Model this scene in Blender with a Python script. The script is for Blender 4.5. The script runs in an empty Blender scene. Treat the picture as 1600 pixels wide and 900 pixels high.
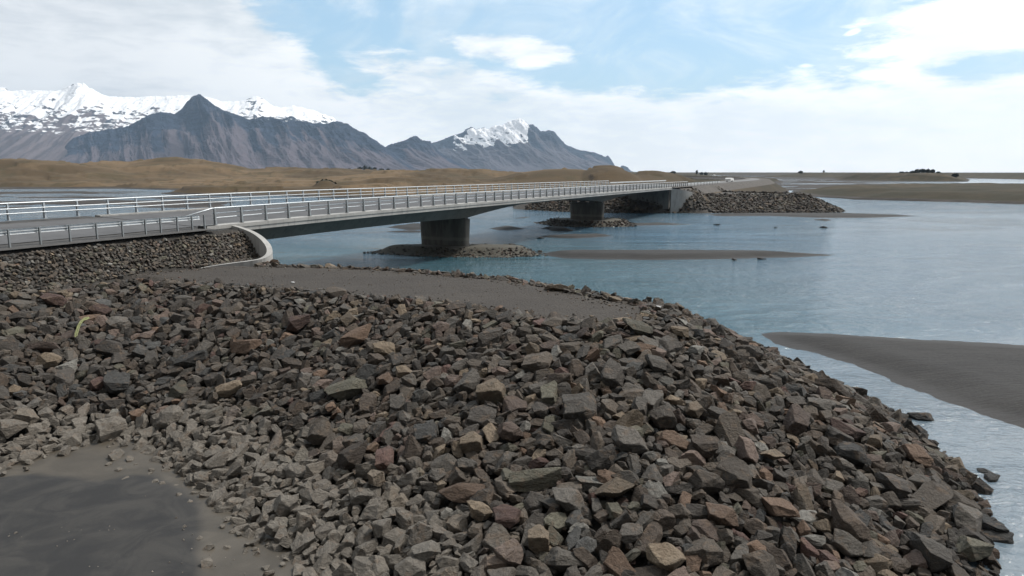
import bpy, bmesh, math, random
import numpy as np
from mathutils import Vector, Matrix, Quaternion

# ------------------------------------------------------------------ camera, sky, sun, exposure
SC = bpy.context.scene
F = 1080.0; PITCH = math.atan(180/1080.0); CH = 10.0
CP, SP = math.cos(PITCH), math.sin(PITCH)
cam = bpy.data.cameras.new('camera'); co = bpy.data.objects.new('camera', cam)
SC.collection.objects.link(co); SC.camera = co
cam.sensor_width = 36; cam.lens = 36*F/1600; cam.clip_start = 0.5; cam.clip_end = 60000
co.location = (0, 0, CH); co.rotation_euler = (math.pi/2-PITCH, 0, 0)

SUN_EL, SUN_AZ = math.radians(54), math.radians(66)     # azimuth measured from +Y (view) towards +X
W = bpy.data.worlds.new('World'); SC.world = W; W.use_nodes = True
SC.view_settings.view_transform = 'Standard'; SC.view_settings.look = 'None'
SC.view_settings.exposure = 0.04; SC.view_settings.gamma = 1; SC.view_settings.use_curve_mapping = False
sun = bpy.data.lights.new('sun', 'SUN'); so = bpy.data.objects.new('sun', sun); SC.collection.objects.link(so)
sun.energy = 3.3; sun.angle = math.radians(7); sun.color = (1.0, 0.95, 0.88)
sd = Vector((math.sin(SUN_AZ)*math.cos(SUN_EL), math.cos(SUN_AZ)*math.cos(SUN_EL), math.sin(SUN_EL)))
so.rotation_euler = sd.to_track_quat('Z', 'Y').to_euler()
SC.cycles.use_denoising = True
SC.cycles.max_bounces = 6; SC.cycles.diffuse_bounces = 3; SC.cycles.glossy_bounces = 3
SC.cycles.volume_bounces = 0; SC.cycles.transparent_max_bounces = 4

class NT:
    """tiny node helper"""
    def __init__(s, nt): s.nt = nt; s.nt.nodes.clear()
    def n(s, t, ins=None, **kw):
        nd = s.nt.nodes.new(t)
        for k, v in kw.items(): setattr(nd, k, v)
        for k, v in (ins or {}).items(): s.set(nd.inputs[k], v)
        return nd
    def set(s, sock, v):
        if isinstance(v, bpy.types.NodeSocket): s.nt.links.new(v, sock)
        else: sock.default_value = v
    def m(s, op, a, b=None, c=None, clamp=False):
        nd = s.nt.nodes.new('ShaderNodeMath'); nd.operation = op; nd.use_clamp = clamp
        s.set(nd.inputs[0], a)
        if b is not None: s.set(nd.inputs[1], b)
        if c is not None: s.set(nd.inputs[2], c)
        return nd.outputs[0]
    def mix(s, f, a, b):
        nd = s.nt.nodes.new('ShaderNodeMix'); nd.data_type = 'RGBA'; nd.clamp_factor = True
        s.set(nd.inputs[0], f)
        for i, v in ((6, a), (7, b)):
            if isinstance(v, tuple) and len(v) == 3: v = v+(1,)
            s.set(nd.inputs[i], v)
        return nd.outputs[2]
    def ss(s, x, lo, hi):
        nd = s.nt.nodes.new('ShaderNodeMapRange'); nd.interpolation_type = 'SMOOTHSTEP'
        s.set(nd.inputs[0], x); s.set(nd.inputs[1], lo); s.set(nd.inputs[2], hi)
        return nd.outputs[0]
    def noise(s, vec, scale, detail=5, rough=.55, dist=0):
        nd = s.n('ShaderNodeTexNoise', {'Scale': scale, 'Detail': detail, 'Roughness': rough, 'Distortion': dist})
        s.set(nd.inputs['Vector'], vec); return nd.outputs[0]
    def scl(s, vec, sc):
        nd = s.nt.nodes.new('ShaderNodeVectorMath'); nd.operation = 'MULTIPLY'
        s.set(nd.inputs[0], vec); nd.inputs[1].default_value = sc; return nd.outputs[0]

def build_world():
    t = NT(W.node_tree)
    out = t.n('ShaderNodeOutputWorld')
    tc = t.n('ShaderNodeTexCoord').outputs['Generated']
    sky = t.n('ShaderNodeTexSky', sky_type='NISHITA', sun_disc=False, sun_elevation=SUN_EL, sun_rotation=SUN_AZ,
              altitude=0, air_density=1.0, dust_density=1.2, ozone_density=1.5)
    sep = t.n('ShaderNodeSeparateXYZ', {0: tc})
    x, y, z = sep.outputs
    az = t.m('ARCTAN2', x, y)                                # 0 ahead, + right
    el = t.m('ARCSINE', z)
    # direction coordinates with the horizon squeezed like a cloud deck seen edge-on
    comb = t.n('ShaderNodeCombineXYZ', {0: t.m('MULTIPLY', az, 4.6), 1: t.m('MULTIPLY', el, 10.5), 2: 0.0}).outputs[0]
    n1 = t.noise(comb, 1.1, 9, .55, .4)
    n2 = t.noise(t.scl(comb, (1, 1.6, 1)), 3.2, 9, .62, .25)
    n3 = t.noise(comb, 0.55, 4, .5)
    def blob(u, v, su, sv, rot=0):
        a0 = math.atan((u-800)/F/1.02); b = (450-v)/F
        e0 = math.atan((-SP+b*CP)/(CP+b*SP)*math.cos(a0)); ka = F*1.06
        dx = t.m('SUBTRACT', az, a0); dy = t.m('SUBTRACT', el, e0)
        c, s_ = math.cos(rot), math.sin(rot)
        p = t.m('ADD', t.m('MULTIPLY', dx, c), t.m('MULTIPLY', dy, s_))
        q = t.m('SUBTRACT', t.m('MULTIPLY', dy, c), t.m('MULTIPLY', dx, s_))
        p = t.m('MULTIPLY', p, ka/su); q = t.m('MULTIPLY', q, ka/sv)
        d = t.m('ADD', t.m('MULTIPLY', p, p), t.m('MULTIPLY', q, q))
        return t.m('POWER', 2.718, t.m('MULTIPLY', d, -1.0))
    # where the broken cloud is thick (sum of soft patches in the sky)
    base = t.m('SUBTRACT', 1.15, t.ss(el, .06, .17))          # pale bank along the horizon
    left = t.m('SUBTRACT', 1.0, t.ss(t.m('ADD', az, t.m('MULTIPLY', el, 1.2)), -.22, .06))
    cov = t.m('MAXIMUM', t.m('MULTIPLY', base, .80), left)
    for b_, k in ((blob(810, 75, 130, 33, -.10), .95), (blob(700, 130, 260, 55, -.2), .75), (blob(1500, 55, 150, 42, .05), 1.0), (blob(1560, 5, 230, 26), .8),
                  (blob(1140, 128, 85, 20), .55), (blob(1420, 128, 160, 28, .02), .55), (blob(930, 140, 36, 11), .45), (blob(1010, 137, 34, 6), .5),
                  (blob(1318, 51, 18, 7, .2), .6), (blob(1252, 103, 24, 6), .45), (blob(1310, 112, 50, 16, .2), .45), (blob(1380, 3, 60, 8), .6)):
        cov = t.m('MAXIMUM', cov, t.m('MULTIPLY', b_, k))
    gap = t.m('SUBTRACT', 1.0, t.m('MULTIPLY', t.m('MULTIPLY', t.m('MULTIPLY', t.ss(az, -.16, .0), t.ss(az, .58, .22)), t.ss(el, .14, .26)), .85))
    cov = t.m('MULTIPLY', cov, gap)
    cov = t.m('MAXIMUM', cov, t.m('MULTIPLY', t.m('MULTIPLY', t.ss(az, .30, .66), t.ss(az, 1.8, 1.2)), t.m('MULTIPLY', t.ss(el, .16, .28), .95)))
    hi = t.ss(el, .45, .8)                                    # overhead: broken clouds
    cov = t.m('MAXIMUM', cov, t.m('MULTIPLY', hi, .45))
    f = t.m('ADD', cov, t.m('MULTIPLY', t.m('SUBTRACT', n1, .5), 1.0))
    f = t.m('ADD', f, t.m('MULTIPLY', t.m('SUBTRACT', n2, .5), .75))
    f = t.ss(f, .36, .68)
    veil = t.m('MULTIPLY', t.ss(t.noise(comb, .9, 8, .6, 1.2), .38, .70), .55)
    f = t.m('MAXIMUM', f, veil)
    f = t.m('MAXIMUM', t.m('MULTIPLY', f, .96), t.m('MULTIPLY', t.ss(y, .1, -.3), .9))
    shade = t.ss(t.m('ADD', n3, t.m('MULTIPLY', t.m('SUBTRACT', n2, .5), .5)), .35, .65)
    lf = t.m('SUBTRACT', 1.0, t.ss(az, -.6, -.05))            # heavier, greyer deck on the left
    g = t.mix(shade, (.84, .92, .97), (1.26, 1.27, 1.26))
    g2 = t.mix(shade, (.70, .745, .79), (.95, .97, .99))
    gc = t.mix(lf, g, g2)
    bright = t.ss(t.m('ADD', az, 0), .0, .5)
    gc = t.mix(t.m('MULTIPLY', bright, .4), gc, (1.4, 1.42, 1.42))
    hz = t.ss(el, .16, .0)
    gc = t.mix(t.m('MULTIPLY', hz, t.m('SUBTRACT', .30, t.m('MULTIPLY', lf, .24))), gc, (1.62, 1.55, 1.47))
    # unseen dark cloud added behind the viewer to cut fill light
    back = t.m('MULTIPLY', t.ss(y, .15, -.35), t.ss(z, .95, .5))
    gc = t.mix(t.ss(el, .45, 1.0), gc, (.78, .76, .73))
    # bright cloud added around the unseen sun to whiten the water
    dt = t.n('ShaderNodeVectorMath', operation='DOT_PRODUCT'); t.set(dt.inputs[0], tc); dt.inputs[1].default_value = sd[:]
    glow = t.m('POWER', t.m('MAXIMUM', dt.outputs['Value'], 0.0), 5.0)
    gc = t.mix(t.m('MULTIPLY', glow, .9), gc, (2.6, 2.5, 2.4))
    rb = t.m('MULTIPLY', t.m('MULTIPLY', t.ss(el, .20, .34), t.ss(el, 1.0, .7)), t.m('MULTIPLY', t.ss(az, .12, .6), t.ss(az, 1.7, 1.1)))  # unseen bright cloud patch added at right for the water to reflect
    gc = t.mix(rb, gc, (2.5, 2.45, 2.4))
    gc = t.mix(back, gc, (.17, .165, .16))
    bsky = t.n('ShaderNodeBackground', {'Strength': .15, 'Color': t.mix(.40, sky.outputs[0], (3.6, 5.9, 7.2))})
    bcl = t.n('ShaderNodeBackground', {'Strength': 1.0, 'Color': gc})
    mx = t.n('ShaderNodeMixShader', {0: f, 1: bsky.outputs[0], 2: bcl.outputs[0]})
    t.nt.links.new(mx.outputs[0], out.inputs[0])
build_world()

# ------------------------------------------------------------------ helpers
C = SC.collection
R = random.Random(7); NR = np.random.RandomState(11)
def ray(u, v):
    a = (u-800)/F; b = (450-v)/F
    return a, CP+b*SP, -SP+b*CP
def atz(u, v, z=0.0):
    a, dy, dz = ray(u, v); k = (z-CH)/dz; return (a*k, dy*k)
def atd(u, v, D):
    a, dy, dz = ray(u, v); k = D/dy; return (a*k, D, CH+dz*k)
def proj(x, y, z):
    zc = y*CP-(z-CH)*SP; yc = y*SP+(z-CH)*CP
    return 800+F*x/zc, 450-F*yc/zc, zc

def tag(o, label=None, cat=None, group=None, kind=None):
    if label: o['label'] = label
    if cat: o['category'] = cat
    if group: o['group'] = group
    if kind: o['kind'] = kind
    return o
def empty(name, loc=(0, 0, 0), rz=0):
    o = bpy.data.objects.new(name, None); C.objects.link(o); o.location = loc; o.rotation_euler = (0, 0, rz)
    o.empty_display_size = .3; return o
def fast_mesh(name, V, T, mat, parent=None, col=None, smooth=False):
    """V (n,3), T (m,k) faces all of k corners"""
    V = np.asarray(V, np.float32); T = np.asarray(T, np.int32); k = T.shape[1]
    me = bpy.data.meshes.new(name); me.vertices.add(len(V)); me.vertices.foreach_set('co', V.ravel())
    me.loops.add(T.size); me.loops.foreach_set('vertex_index', T.ravel())
    me.polygons.add(len(T)); me.polygons.foreach_set('loop_start', np.arange(len(T), dtype=np.int32)*k)
    me.polygons.foreach_set('loop_total', np.full(len(T), k, np.int32))
    me.polygons.foreach_set('use_smooth', np.full(len(T), smooth, bool))
    if col is not None:
        at = me.color_attributes.new('Col', 'FLOAT_COLOR', 'POINT')
        cc = np.ones((len(V), 4), np.float32); cc[:, :3] = col; at.data.foreach_set('color', cc.ravel())
    me.update(); me.validate()
    me.materials.append(mat)
    o = bpy.data.objects.new(name, me); C.objects.link(o); o.parent = parent
    return o
def bm_obj(name, bm, mat, parent=None, smooth=False):
    me = bpy.data.meshes.new(name); bmesh.ops.recalc_face_normals(bm, faces=bm.faces); bm.to_mesh(me); bm.free()
    if smooth:
        for p in me.polygons: p.use_smooth = True
    me.materials.append(mat); o = bpy.data.objects.new(name, me); C.objects.link(o); o.parent = parent
    return o
def bx(bm, c, s, rz=0, M=None):
    m = Matrix.Translation(c) @ Matrix.Rotation(rz, 4, 'Z') @ Matrix.Diagonal((s[0], s[1], s[2], 1))
    if M is not None: m = M @ m
    return bmesh.ops.create_cube(bm, size=1, matrix=m)['verts']
def tube(bm, pts, r, seg=8, cap=True):
    pts = [Vector(p) for p in pts]; rings = []
    for i, p in enumerate(pts):
        d = (pts[min(i+1, len(pts)-1)]-pts[max(i-1, 0)]).normalized()
        sx = d.cross(Vector((0, 0, 1)));  sx = sx.normalized() if sx.length > 1e-3 else Vector((1, 0, 0))
        sy = d.cross(sx).normalized()
        rr = r[i] if isinstance(r, (list, tuple)) else r
        rings.append([bm.verts.new(p+sx*rr*math.cos(2*math.pi*k/seg)+sy*rr*math.sin(2*math.pi*k/seg)) for k in range(seg)])
    for a, b in zip(rings, rings[1:]):
        for k in range(seg): bm.faces.new((a[k], a[(k+1) % seg], b[(k+1) % seg], b[k]))
    if cap: bm.faces.new(rings[0][::-1]); bm.faces.new(rings[-1])
def loft(bm, secs, close_ends=True):
    """secs: list of rings of points, same count, closed loops"""
    rs = [[bm.verts.new(p) for p in s] for s in secs]; n = len(rs[0])
    for a, b in zip(rs, rs[1:]):
        for k in range(n): bm.faces.new((a[k], a[(k+1) % n], b[(k+1) % n], b[k]))
    if close_ends: bm.faces.new(rs[0][::-1]); bm.faces.new(rs[-1])
def grid_faces(nr, nc):
    i = np.arange(nr*nc).reshape(nr, nc)
    return np.stack([i[:-1, :-1], i[:-1, 1:], i[1:, 1:], i[1:, :-1]], -1).reshape(-1, 4)

# numpy gradient noise
_perm = NR.permutation(512); _perm = np.concatenate([_perm, _perm, _perm]); _ang = NR.rand(512)*2*np.pi
def pn(x, y):
    x = np.asarray(x, float); y = np.asarray(y, float)
    xi = np.floor(x).astype(int); yi = np.floor(y).astype(int); xf = x-xi; yf = y-yi
    def g(ix, iy, dx, dy):
        a = _ang[_perm[(_perm[ix & 511]+iy) & 511]]; return np.cos(a)*dx+np.sin(a)*dy
    u = xf*xf*xf*(xf*(xf*6-15)+10); v = yf*yf*yf*(yf*(yf*6-15)+10)
    a = g(xi, yi, xf, yf)*(1-u)+g(xi+1, yi, xf-1, yf)*u
    b = g(xi, yi+1, xf, yf-1)*(1-u)+g(xi+1, yi+1, xf-1, yf-1)*u
    return (a*(1-v)+b*v)*1.5
def fbm(x, y, o=5, g=.5):
    s = 0; a = 1; n = 0
    for i in range(o): s = s+a*pn(x*2**i+17.3*i, y*2**i-9.1*i); n += a; a *= g
    return s/n
def ridged(x, y, o=5, g=.5):
    s = 0; a = 1; n = 0
    for i in range(o): s = s+a*(1-np.abs(pn(x*2**i+7.7*i, y*2**i+3.3*i))*2); n += a; a *= g
    return s/n
def smooth(x, a, b):
    t = np.clip((x-a)/(b-a), 0, 1); return t*t*(3-2*t)
def sdf(poly, x, y):
    """signed distance, + inside"""
    P = np.asarray(poly, float); d = np.full(np.shape(x), 1e18); ins = np.zeros(np.shape(x), bool)
    for (ax, ay), (bx_, by) in zip(P, np.roll(P, -1, 0)):
        ex, ey = bx_-ax, by-ay; t = np.clip(((x-ax)*ex+(y-ay)*ey)/(ex*ex+ey*ey+1e-12), 0, 1)
        d = np.minimum(d, (x-ax-t*ex)**2+(y-ay-t*ey)**2)
        c = (ay > y) != (by > y)
        with np.errstate(divide='ignore', invalid='ignore'):
            ins ^= c & (x < ex*(y-ay)/(ey if ey else 1e-12)+ax)
    d = np.sqrt(d); return np.where(ins, d, -d)

# ------------------------------------------------------------------ materials
def mat(name):
    m = bpy.data.materials.new(name); m.use_nodes = True; t = NT(m.node_tree)
    out = t.n('ShaderNodeOutputMaterial'); p = t.n('ShaderNodeBsdfPrincipled'); t.nt.links.new(p.outputs[0], out.inputs[0])
    t.pos = t.n('ShaderNodeNewGeometry').outputs['Position']; t.p = p
    return m, t
def bump(t, h, strength, dist):
    b = t.n('ShaderNodeBump', {'Strength': strength, 'Distance': dist, 'Height': h}); t.set(t.p.inputs['Normal'], b.outputs[0])
def simple(name, c, rough=.7, metal=0, var=.15, scale=2.0, bmp=0.0, bd=.01):
    m, t = mat(name); n = t.noise(t.pos, scale, 6, .6)
    t.set(t.p.inputs['Base Color'], t.mix(t.ss(n, .3, .7), tuple(v*(1-var) for v in c), tuple(v*(1+var) for v in c)))
    t.set(t.p.inputs['Roughness'], rough); t.set(t.p.inputs['Metallic'], metal)
    if bmp: bump(t, t.noise(t.pos, scale*8, 5, .6), bmp, bd)
    return m

def rock_material(name, fine=1.0):
    m, t = mat(name)
    col = t.n('ShaderNodeAttribute', attribute_name='Col').outputs['Color']
    n1 = t.noise(t.pos, 2.6*fine, 7, .65, .3); n2 = t.noise(t.pos, 11*fine, 7, .7); n3 = t.noise(t.scl(t.pos, (1, 1, 2.2)), 30*fine, 4, .7)
    k = t.m('ADD', .18, t.m('MULTIPLY', n2, 1.36))
    v = t.n('ShaderNodeVectorMath', operation='SCALE'); t.set(v.inputs[0], col); t.set(v.inputs[3], k)
    c = v.outputs[0]
    c = t.mix(t.m('MULTIPLY', t.ss(n1, .54, .64), .45), c, (.16, .112, .076))           # weathered rust tint
    c = t.mix(t.m('MULTIPLY', t.ss(n1, .44, .30), .40), c, (.118, .110, .098))           # greyer crust
    c = t.mix(t.m('MULTIPLY', t.ss(n3, .58, .72), .25), c, (.24, .235, .22))           # pale flecks
    t.set(t.p.inputs['Base Color'], c); t.set(t.p.inputs['Roughness'], .82)
    t.set(t.p.inputs['Specular IOR Level'], .35)
    h = t.m('ADD', t.m('MULTIPLY', n2, .8), t.m('MULTIPLY', n3, .35))
    h = t.m('ADD', h, t.m('MULTIPLY', t.noise(t.scl(t.pos, (1, .6, 2.6)), 5*fine, 6, .65, .8), 1.2))
    bump(t, h, .9, .11/fine)
    return m
M_rock = rock_material('basalt rock'); M_rubble = rock_material('small basalt rubble', 1.6)
def concrete(name, c, amt):
    m, t = mat(name); a = t.noise(t.scl(t.pos, (1, 1, .12)), 2.6, 6, .65); b = t.noise(t.pos, .35, 5, .6); g_ = t.noise(t.pos, 24, 3, .7)
    k = t.mix(t.ss(b, .35, .65), tuple(v*.88 for v in c), tuple(v*1.1 for v in c))
    k = t.mix(t.m('MULTIPLY', t.ss(a, .50, .68), amt), k, tuple(v*.45 for v in c))
    k = t.mix(t.m('MULTIPLY', t.ss(a, .40, .30), amt*.5), k, tuple(min(.6, v*1.5) for v in c))
    k = t.mix(t.m('MULTIPLY', t.ss(g_, .55, .7), .2), k, tuple(v*.6 for v in c))
    t.set(t.p.inputs['Base Color'], k); t.set(t.p.inputs['Roughness'], .88); bump(t, g_, .25, .01); return m
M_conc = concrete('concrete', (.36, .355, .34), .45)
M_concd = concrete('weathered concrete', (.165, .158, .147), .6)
M_galv = simple('galvanised steel', (.50, .53, .55), .42, .55, .10, 5)
M_galv_shade = simple('galvanised steel with painted shade', (.27, .29, .30), .55, .3, .12, 5)  # darker copy of the steel: shade painted into the near-side posts
M_asph = simple('asphalt', (.082, .082, .084), .9, 0, .18, .4, .4, .006)
M_black = simple('plain black', (.02, .02, .02), .8)
M_white = simple('white paint', (.78, .78, .76), .4, 0, .04)
M_glass = simple('dark glass', (.03, .035, .04), .1)
M_red = simple('red painted roof', (.28, .06, .05), .6)
M_tree = simple('dark conifer foliage', (.028, .036, .022), .9, 0, .3, .5)
M_trunk = simple('bark', (.09, .07, .05), .9)
M_tyre = simple('tyre rubber', (.02, .02, .02), .85)
M_pier = None
def pier_material():
    m, t = mat('stained pier concrete')
    z = t.n('ShaderNodeSeparateXYZ', {0: t.pos}).outputs[2]
    n = t.noise(t.scl(t.pos, (1, 1, .25)), 1.6, 6, .6)
    c = t.mix(t.ss(n, .35, .65), (.10, .092, .080), (.155, .145, .128))
    zz = t.m('ADD', z, t.m('MULTIPLY', n, .25))
    c = t.mix(t.m('MULTIPLY', t.m('MULTIPLY', t.ss(zz, 1.7, 1.8), t.ss(zz, 2.25, 2.05)), .35), c, (.27, .25, .22))   # old waterline
    t.set(t.p.inputs['Base Color'], c); t.set(t.p.inputs['Roughness'], .9)
    bump(t, t.noise(t.pos, 12, 5), .3, .02)
    return m
M_pier = pier_material()
def gravel_material(name, a, b, sc=1.0, scale=14):
    m, t = mat(name)
    n = t.noise(t.pos, .35*sc, 5, .6); f = t.noise(t.pos, scale*sc, 4, .8)
    vo = t.n('ShaderNodeTexVoronoi', {'Scale': scale*sc*.55, 'Vector': t.pos})
    c = t.mix(t.ss(n, .3, .7), a, b); c = t.mix(t.m('MULTIPLY', t.ss(f, .4, .72), .55), c, tuple(v*1.9 for v in b))
    c = t.mix(t.m('MULTIPLY', t.ss(f, .5, .28), .6), c, tuple(v*.45 for v in a))
    t.set(t.p.inputs['Base Color'], c); t.set(t.p.inputs['Roughness'], .95)
    bump(t, t.m('ADD', vo.outputs['Distance'], f), .7, .05/sc)
    return m
M_bench = gravel_material('brown grey gravel', (.031, .0255, .021), (.043, .036, .029))
M_island = gravel_material('island gravel', (.058, .055, .045), (.085, .08, .066), .6)
M_underrock = gravel_material('ground with painted crevice shade', (.018, .016, .014), (.03, .027, .023))  # crevice shade painted into the ground colour under the rocks
M_bar = None
def bar_material():
    m, t = mat('dark river sand'); Z = t.n('ShaderNodeSeparateXYZ', {0: t.pos}).outputs[2]
    n = t.noise(t.scl(t.pos, (.12, .5, 1)), 1.0, 7, .6, .5); f = t.noise(t.pos, 9, 5, .8); r = t.noise(t.scl(t.pos, (.35, 2.2, 1)), 2.0, 4, .6, 1.0)
    c = t.mix(t.ss(n, .35, .65), (.015, .0148, .0148), (.025, .024, .023))
    c = t.mix(t.m('MULTIPLY', t.ss(f, .45, .7), .5), c, (.062, .058, .053)); c = t.mix(t.m('MULTIPLY', t.ss(r, .5, .7), .35), c, (.020, .019, .019))
    wet = t.ss(t.m('ADD', Z, t.m('MULTIPLY', t.m('SUBTRACT', n, .5), .12)), .16, .05)
    c = t.mix(t.m('MULTIPLY', wet, .6), c, (.022, .021, .021))
    t.set(t.p.inputs['Base Color'], c); t.set(t.p.inputs['Roughness'], t.m('SUBTRACT', .92, t.m('MULTIPLY', wet, .10)))
    bump(t, t.m('ADD', r, t.m('MULTIPLY', f, .4)), .8, .08); return m
M_bar = bar_material()

def sand_material():
    m, t = mat('silt and black sand')
    px = t.n('ShaderNodeSeparateXYZ', {0: t.pos}); X, Y, Z = px.outputs
    n = t.noise(t.pos, .32, 6, .55, .6); n2 = t.noise(t.pos, .75, 8, .62, .9); f = t.noise(t.pos, 45, 3, .8)
    # black sand where the bar stands a little higher; brown silt in the low margin
    msk = t.ss(t.m('ADD', Z, t.m('MULTIPLY', t.m('SUBTRACT', n, .5), .09)), .045, .10)
    silt = t.mix(t.ss(n2, .35, .7), (.056, .047, .035), (.085, .072, .055))
    blk = t.mix(t.ss(n2, .35, .68), (.019, .019, .0195), (.040, .038, .035))
    c = t.mix(msk, silt, blk)
    c = t.mix(t.m('MULTIPLY', t.m('MULTIPLY', t.ss(f, .66, .72), t.ss(n2, .45, .6)), .7), c, (.23, .22, .19))
    t.set(t.p.inputs['Base Color'], c)
    t.set(t.p.inputs['Roughness'], t.m('ADD', .55, t.m('MULTIPLY', msk, .35)))
    bump(t, t.m('ADD', t.m('MULTIPLY', f, .4), n2), .35, .05)
    return m
M_sand = sand_material()

def water_material():
    m, t = mat('river water')
    n0 = t.noise(t.pos, .018, 4, .5, .5)
    gust = t.ss(t.noise(t.scl(t.pos, (.5, 1, 1)), .03, 4, .6, 1.2), .35, .65)
    w1 = t.noise(t.scl(t.pos, (1, 1.5, 1)), .9, 4, .6, .5)
    w2 = t.noise(t.scl(t.pos, (.8, 1.4, 1)), 3.2, 5, .65, .4)
    w3 = t.noise(t.scl(t.pos, (.6, 1.4, 1)), .30, 3, .5, .5)
    h = t.m('ADD', t.m('MULTIPLY', w1, .55), t.m('MULTIPLY', w2, .28)); h = t.m('ADD', h, t.m('MULTIPLY', w3, .9))
    w4 = t.noise(t.scl(t.pos, (1.0, .42, 1)), .75, 4, .62, .8)
    h = t.m('ADD', h, t.m('MULTIPLY', w4, .45))
    h = t.m('MULTIPLY', h, t.m('ADD', .35, t.m('MULTIPLY', gust, .9)))
    sx = t.n('ShaderNodeSeparateXYZ', {0: t.pos}); X, Y = sx.outputs[0], sx.outputs[1]
    wc = t.mix(t.ss(n0, .35, .65), (.048, .112, .168), (.085, .140, .185))
    teal = t.m('MULTIPLY', t.m('MULTIPLY', t.ss(Y, 120, 80), t.ss(X, 34, 6)), t.ss(X, -60, -30))
    wc = t.mix(t.m('MULTIPLY', teal, .75), wc, (.028, .092, .115))
    silt = t.m('MULTIPLY', t.ss(Y, 44, 36), t.ss(X, 8, 11))          # shallow silty side channel, paler to paint in sky reflection too
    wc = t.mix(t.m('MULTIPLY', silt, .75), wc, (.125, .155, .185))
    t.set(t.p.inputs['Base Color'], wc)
    h = t.m('MULTIPLY', h, t.m('SUBTRACT', 1.0, t.m('MULTIPLY', silt, .6)))
    t.set(t.p.inputs['Roughness'], t.m('ADD', .05, t.m('MULTIPLY', gust, .10))); t.set(t.p.inputs['IOR'], 1.40)
    bump(t, h, 1.0, .72)
    return m
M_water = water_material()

def land_material():
    m, t = mat('dry grass and mud')
    px = t.n('ShaderNodeSeparateXYZ', {0: t.pos}); Z = px.outputs[2]
    nrm = t.n('ShaderNodeSeparateXYZ', {0: t.n('ShaderNodeNewGeometry').outputs['Normal']}).outputs[2]
    a = t.noise(t.scl(t.pos, (.6, .5, 1)), .012, 6, .6, .6); b = t.noise(t.scl(t.pos, (.7, .6, 2.5)), .07, 8, .7, .4); c3 = t.noise(t.pos, .6, 4, .7)
    g = t.mix(t.ss(a, .40, .60), (.074, .053, .030), (.145, .102, .060))
    g = t.mix(t.m('MULTIPLY', t.ss(b, .50, .62), .65), g, (.062, .052, .028))
    g = t.mix(t.m('MULTIPLY', t.ss(c3, .55, .75), .35), g, (.055, .042, .026))
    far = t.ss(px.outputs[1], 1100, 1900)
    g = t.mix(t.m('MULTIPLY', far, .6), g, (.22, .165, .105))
    right = t.m('MULTIPLY', t.ss(px.outputs[0], 60, 130), t.ss(px.outputs[1], 12000, 5000))
    g = t.mix(t.m('MULTIPLY', right, t.m('ADD', .62, t.m('MULTIPLY', t.ss(b, .35, .6), .33))), g, (.026, .024, .013))
    mud = t.mix(t.ss(b, .4, .65), (.038, .034, .031), (.072, .064, .058))
    zz = t.m('ADD', Z, t.m('MULTIPLY', t.m('SUBTRACT', b, .5), .8))
    c = t.mix(t.ss(zz, .5, 1.0), mud, g)
    c = t.mix(t.m('MULTIPLY', t.ss(nrm, .93, .80), .85), c, (.045, .036, .028))          # bare eroded banks
    t.set(t.p.inputs['Base Color'], c); t.set(t.p.inputs['Roughness'], .95); t.set(t.p.inputs['Specular IOR Level'], .2)
    bump(t, t.m('ADD', b, t.m('MULTIPLY', c3, .3)), .6, .8)
    return m
M_land = land_material()

def mountain_material(name, snow_z, snow_amt, scree, rock, div=300.0, bd=45, sta=4.2, stk=1.0):
    m, t = mat(name)
    px = t.n('ShaderNodeSeparateXYZ', {0: t.pos}); Z = px.outputs[2]
    nrm = t.n('ShaderNodeSeparateXYZ', {0: t.n('ShaderNodeNewGeometry').outputs['Normal']}).outputs[2]
    at = t.n('ShaderNodeAttribute', attribute_name='Col'); sp = t.n('ShaderNodeSeparateColor', {0: at.outputs['Color']})
    # Col.r: how far down from the ridge (0 crest .. 1 foot), Col.g: gully phase (0..1), Col.b: snow likelihood
    n = t.noise(t.pos, .0022, 8, .62, .3); st = t.noise(t.scl(t.pos, (1, 1, 7)), .0035, 7, .65, .3); fn = t.noise(t.pos, .012, 6, .7)
    streak = sp.outputs[1]
    rk = t.mix(t.ss(st, .42, .58), rock, tuple(v*2.1 for v in rock))
    sc = t.mix(t.ss(t.m('ADD', t.m('MULTIPLY', streak, .7), t.m('MULTIPLY', n, .3)), .35, .62), tuple(v*.62 for v in scree), tuple(v*1.18 for v in scree))
    k = t.m('ADD', sp.outputs[0], t.m('MULTIPLY', t.m('SUBTRACT', n, .5), .9)); k = t.m('ADD', k, t.m('MULTIPLY', t.m('SUBTRACT', streak, .5), .5))
    c = t.mix(t.ss(k, .33, .47), rk, sc)
    sz = t.m('ADD', t.m('DIVIDE', t.m('SUBTRACT', Z, snow_z), div), t.m('MULTIPLY', t.m('SUBTRACT', st, .5), sta))
    sz = t.m('ADD', sz, t.m('MULTIPLY', t.m('SUBTRACT', fn, .5), 1.2))
    sz = t.m('ADD', sz, t.m('MULTIPLY', t.m('SUBTRACT', nrm, .72), 2.2))
    sz = t.m('SUBTRACT', sz, t.m('MULTIPLY', t.m('MAXIMUM', t.m('SUBTRACT', streak, .45), 0), stk))
    sz = t.m('ADD', sz, t.m('MULTIPLY', t.m('SUBTRACT', sp.outputs[2], .5), snow_amt))
    c = t.mix(t.ss(sz, -.1, .16), c, (.90, .91, .93))
    t.set(t.p.inputs['Base Color'], c); t.set(t.p.inputs['Roughness'], .9); t.set(t.p.inputs['Specular IOR Level'], .1)
    bump(t, t.m('ADD', fn, st), .8, bd)
    return m

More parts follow.
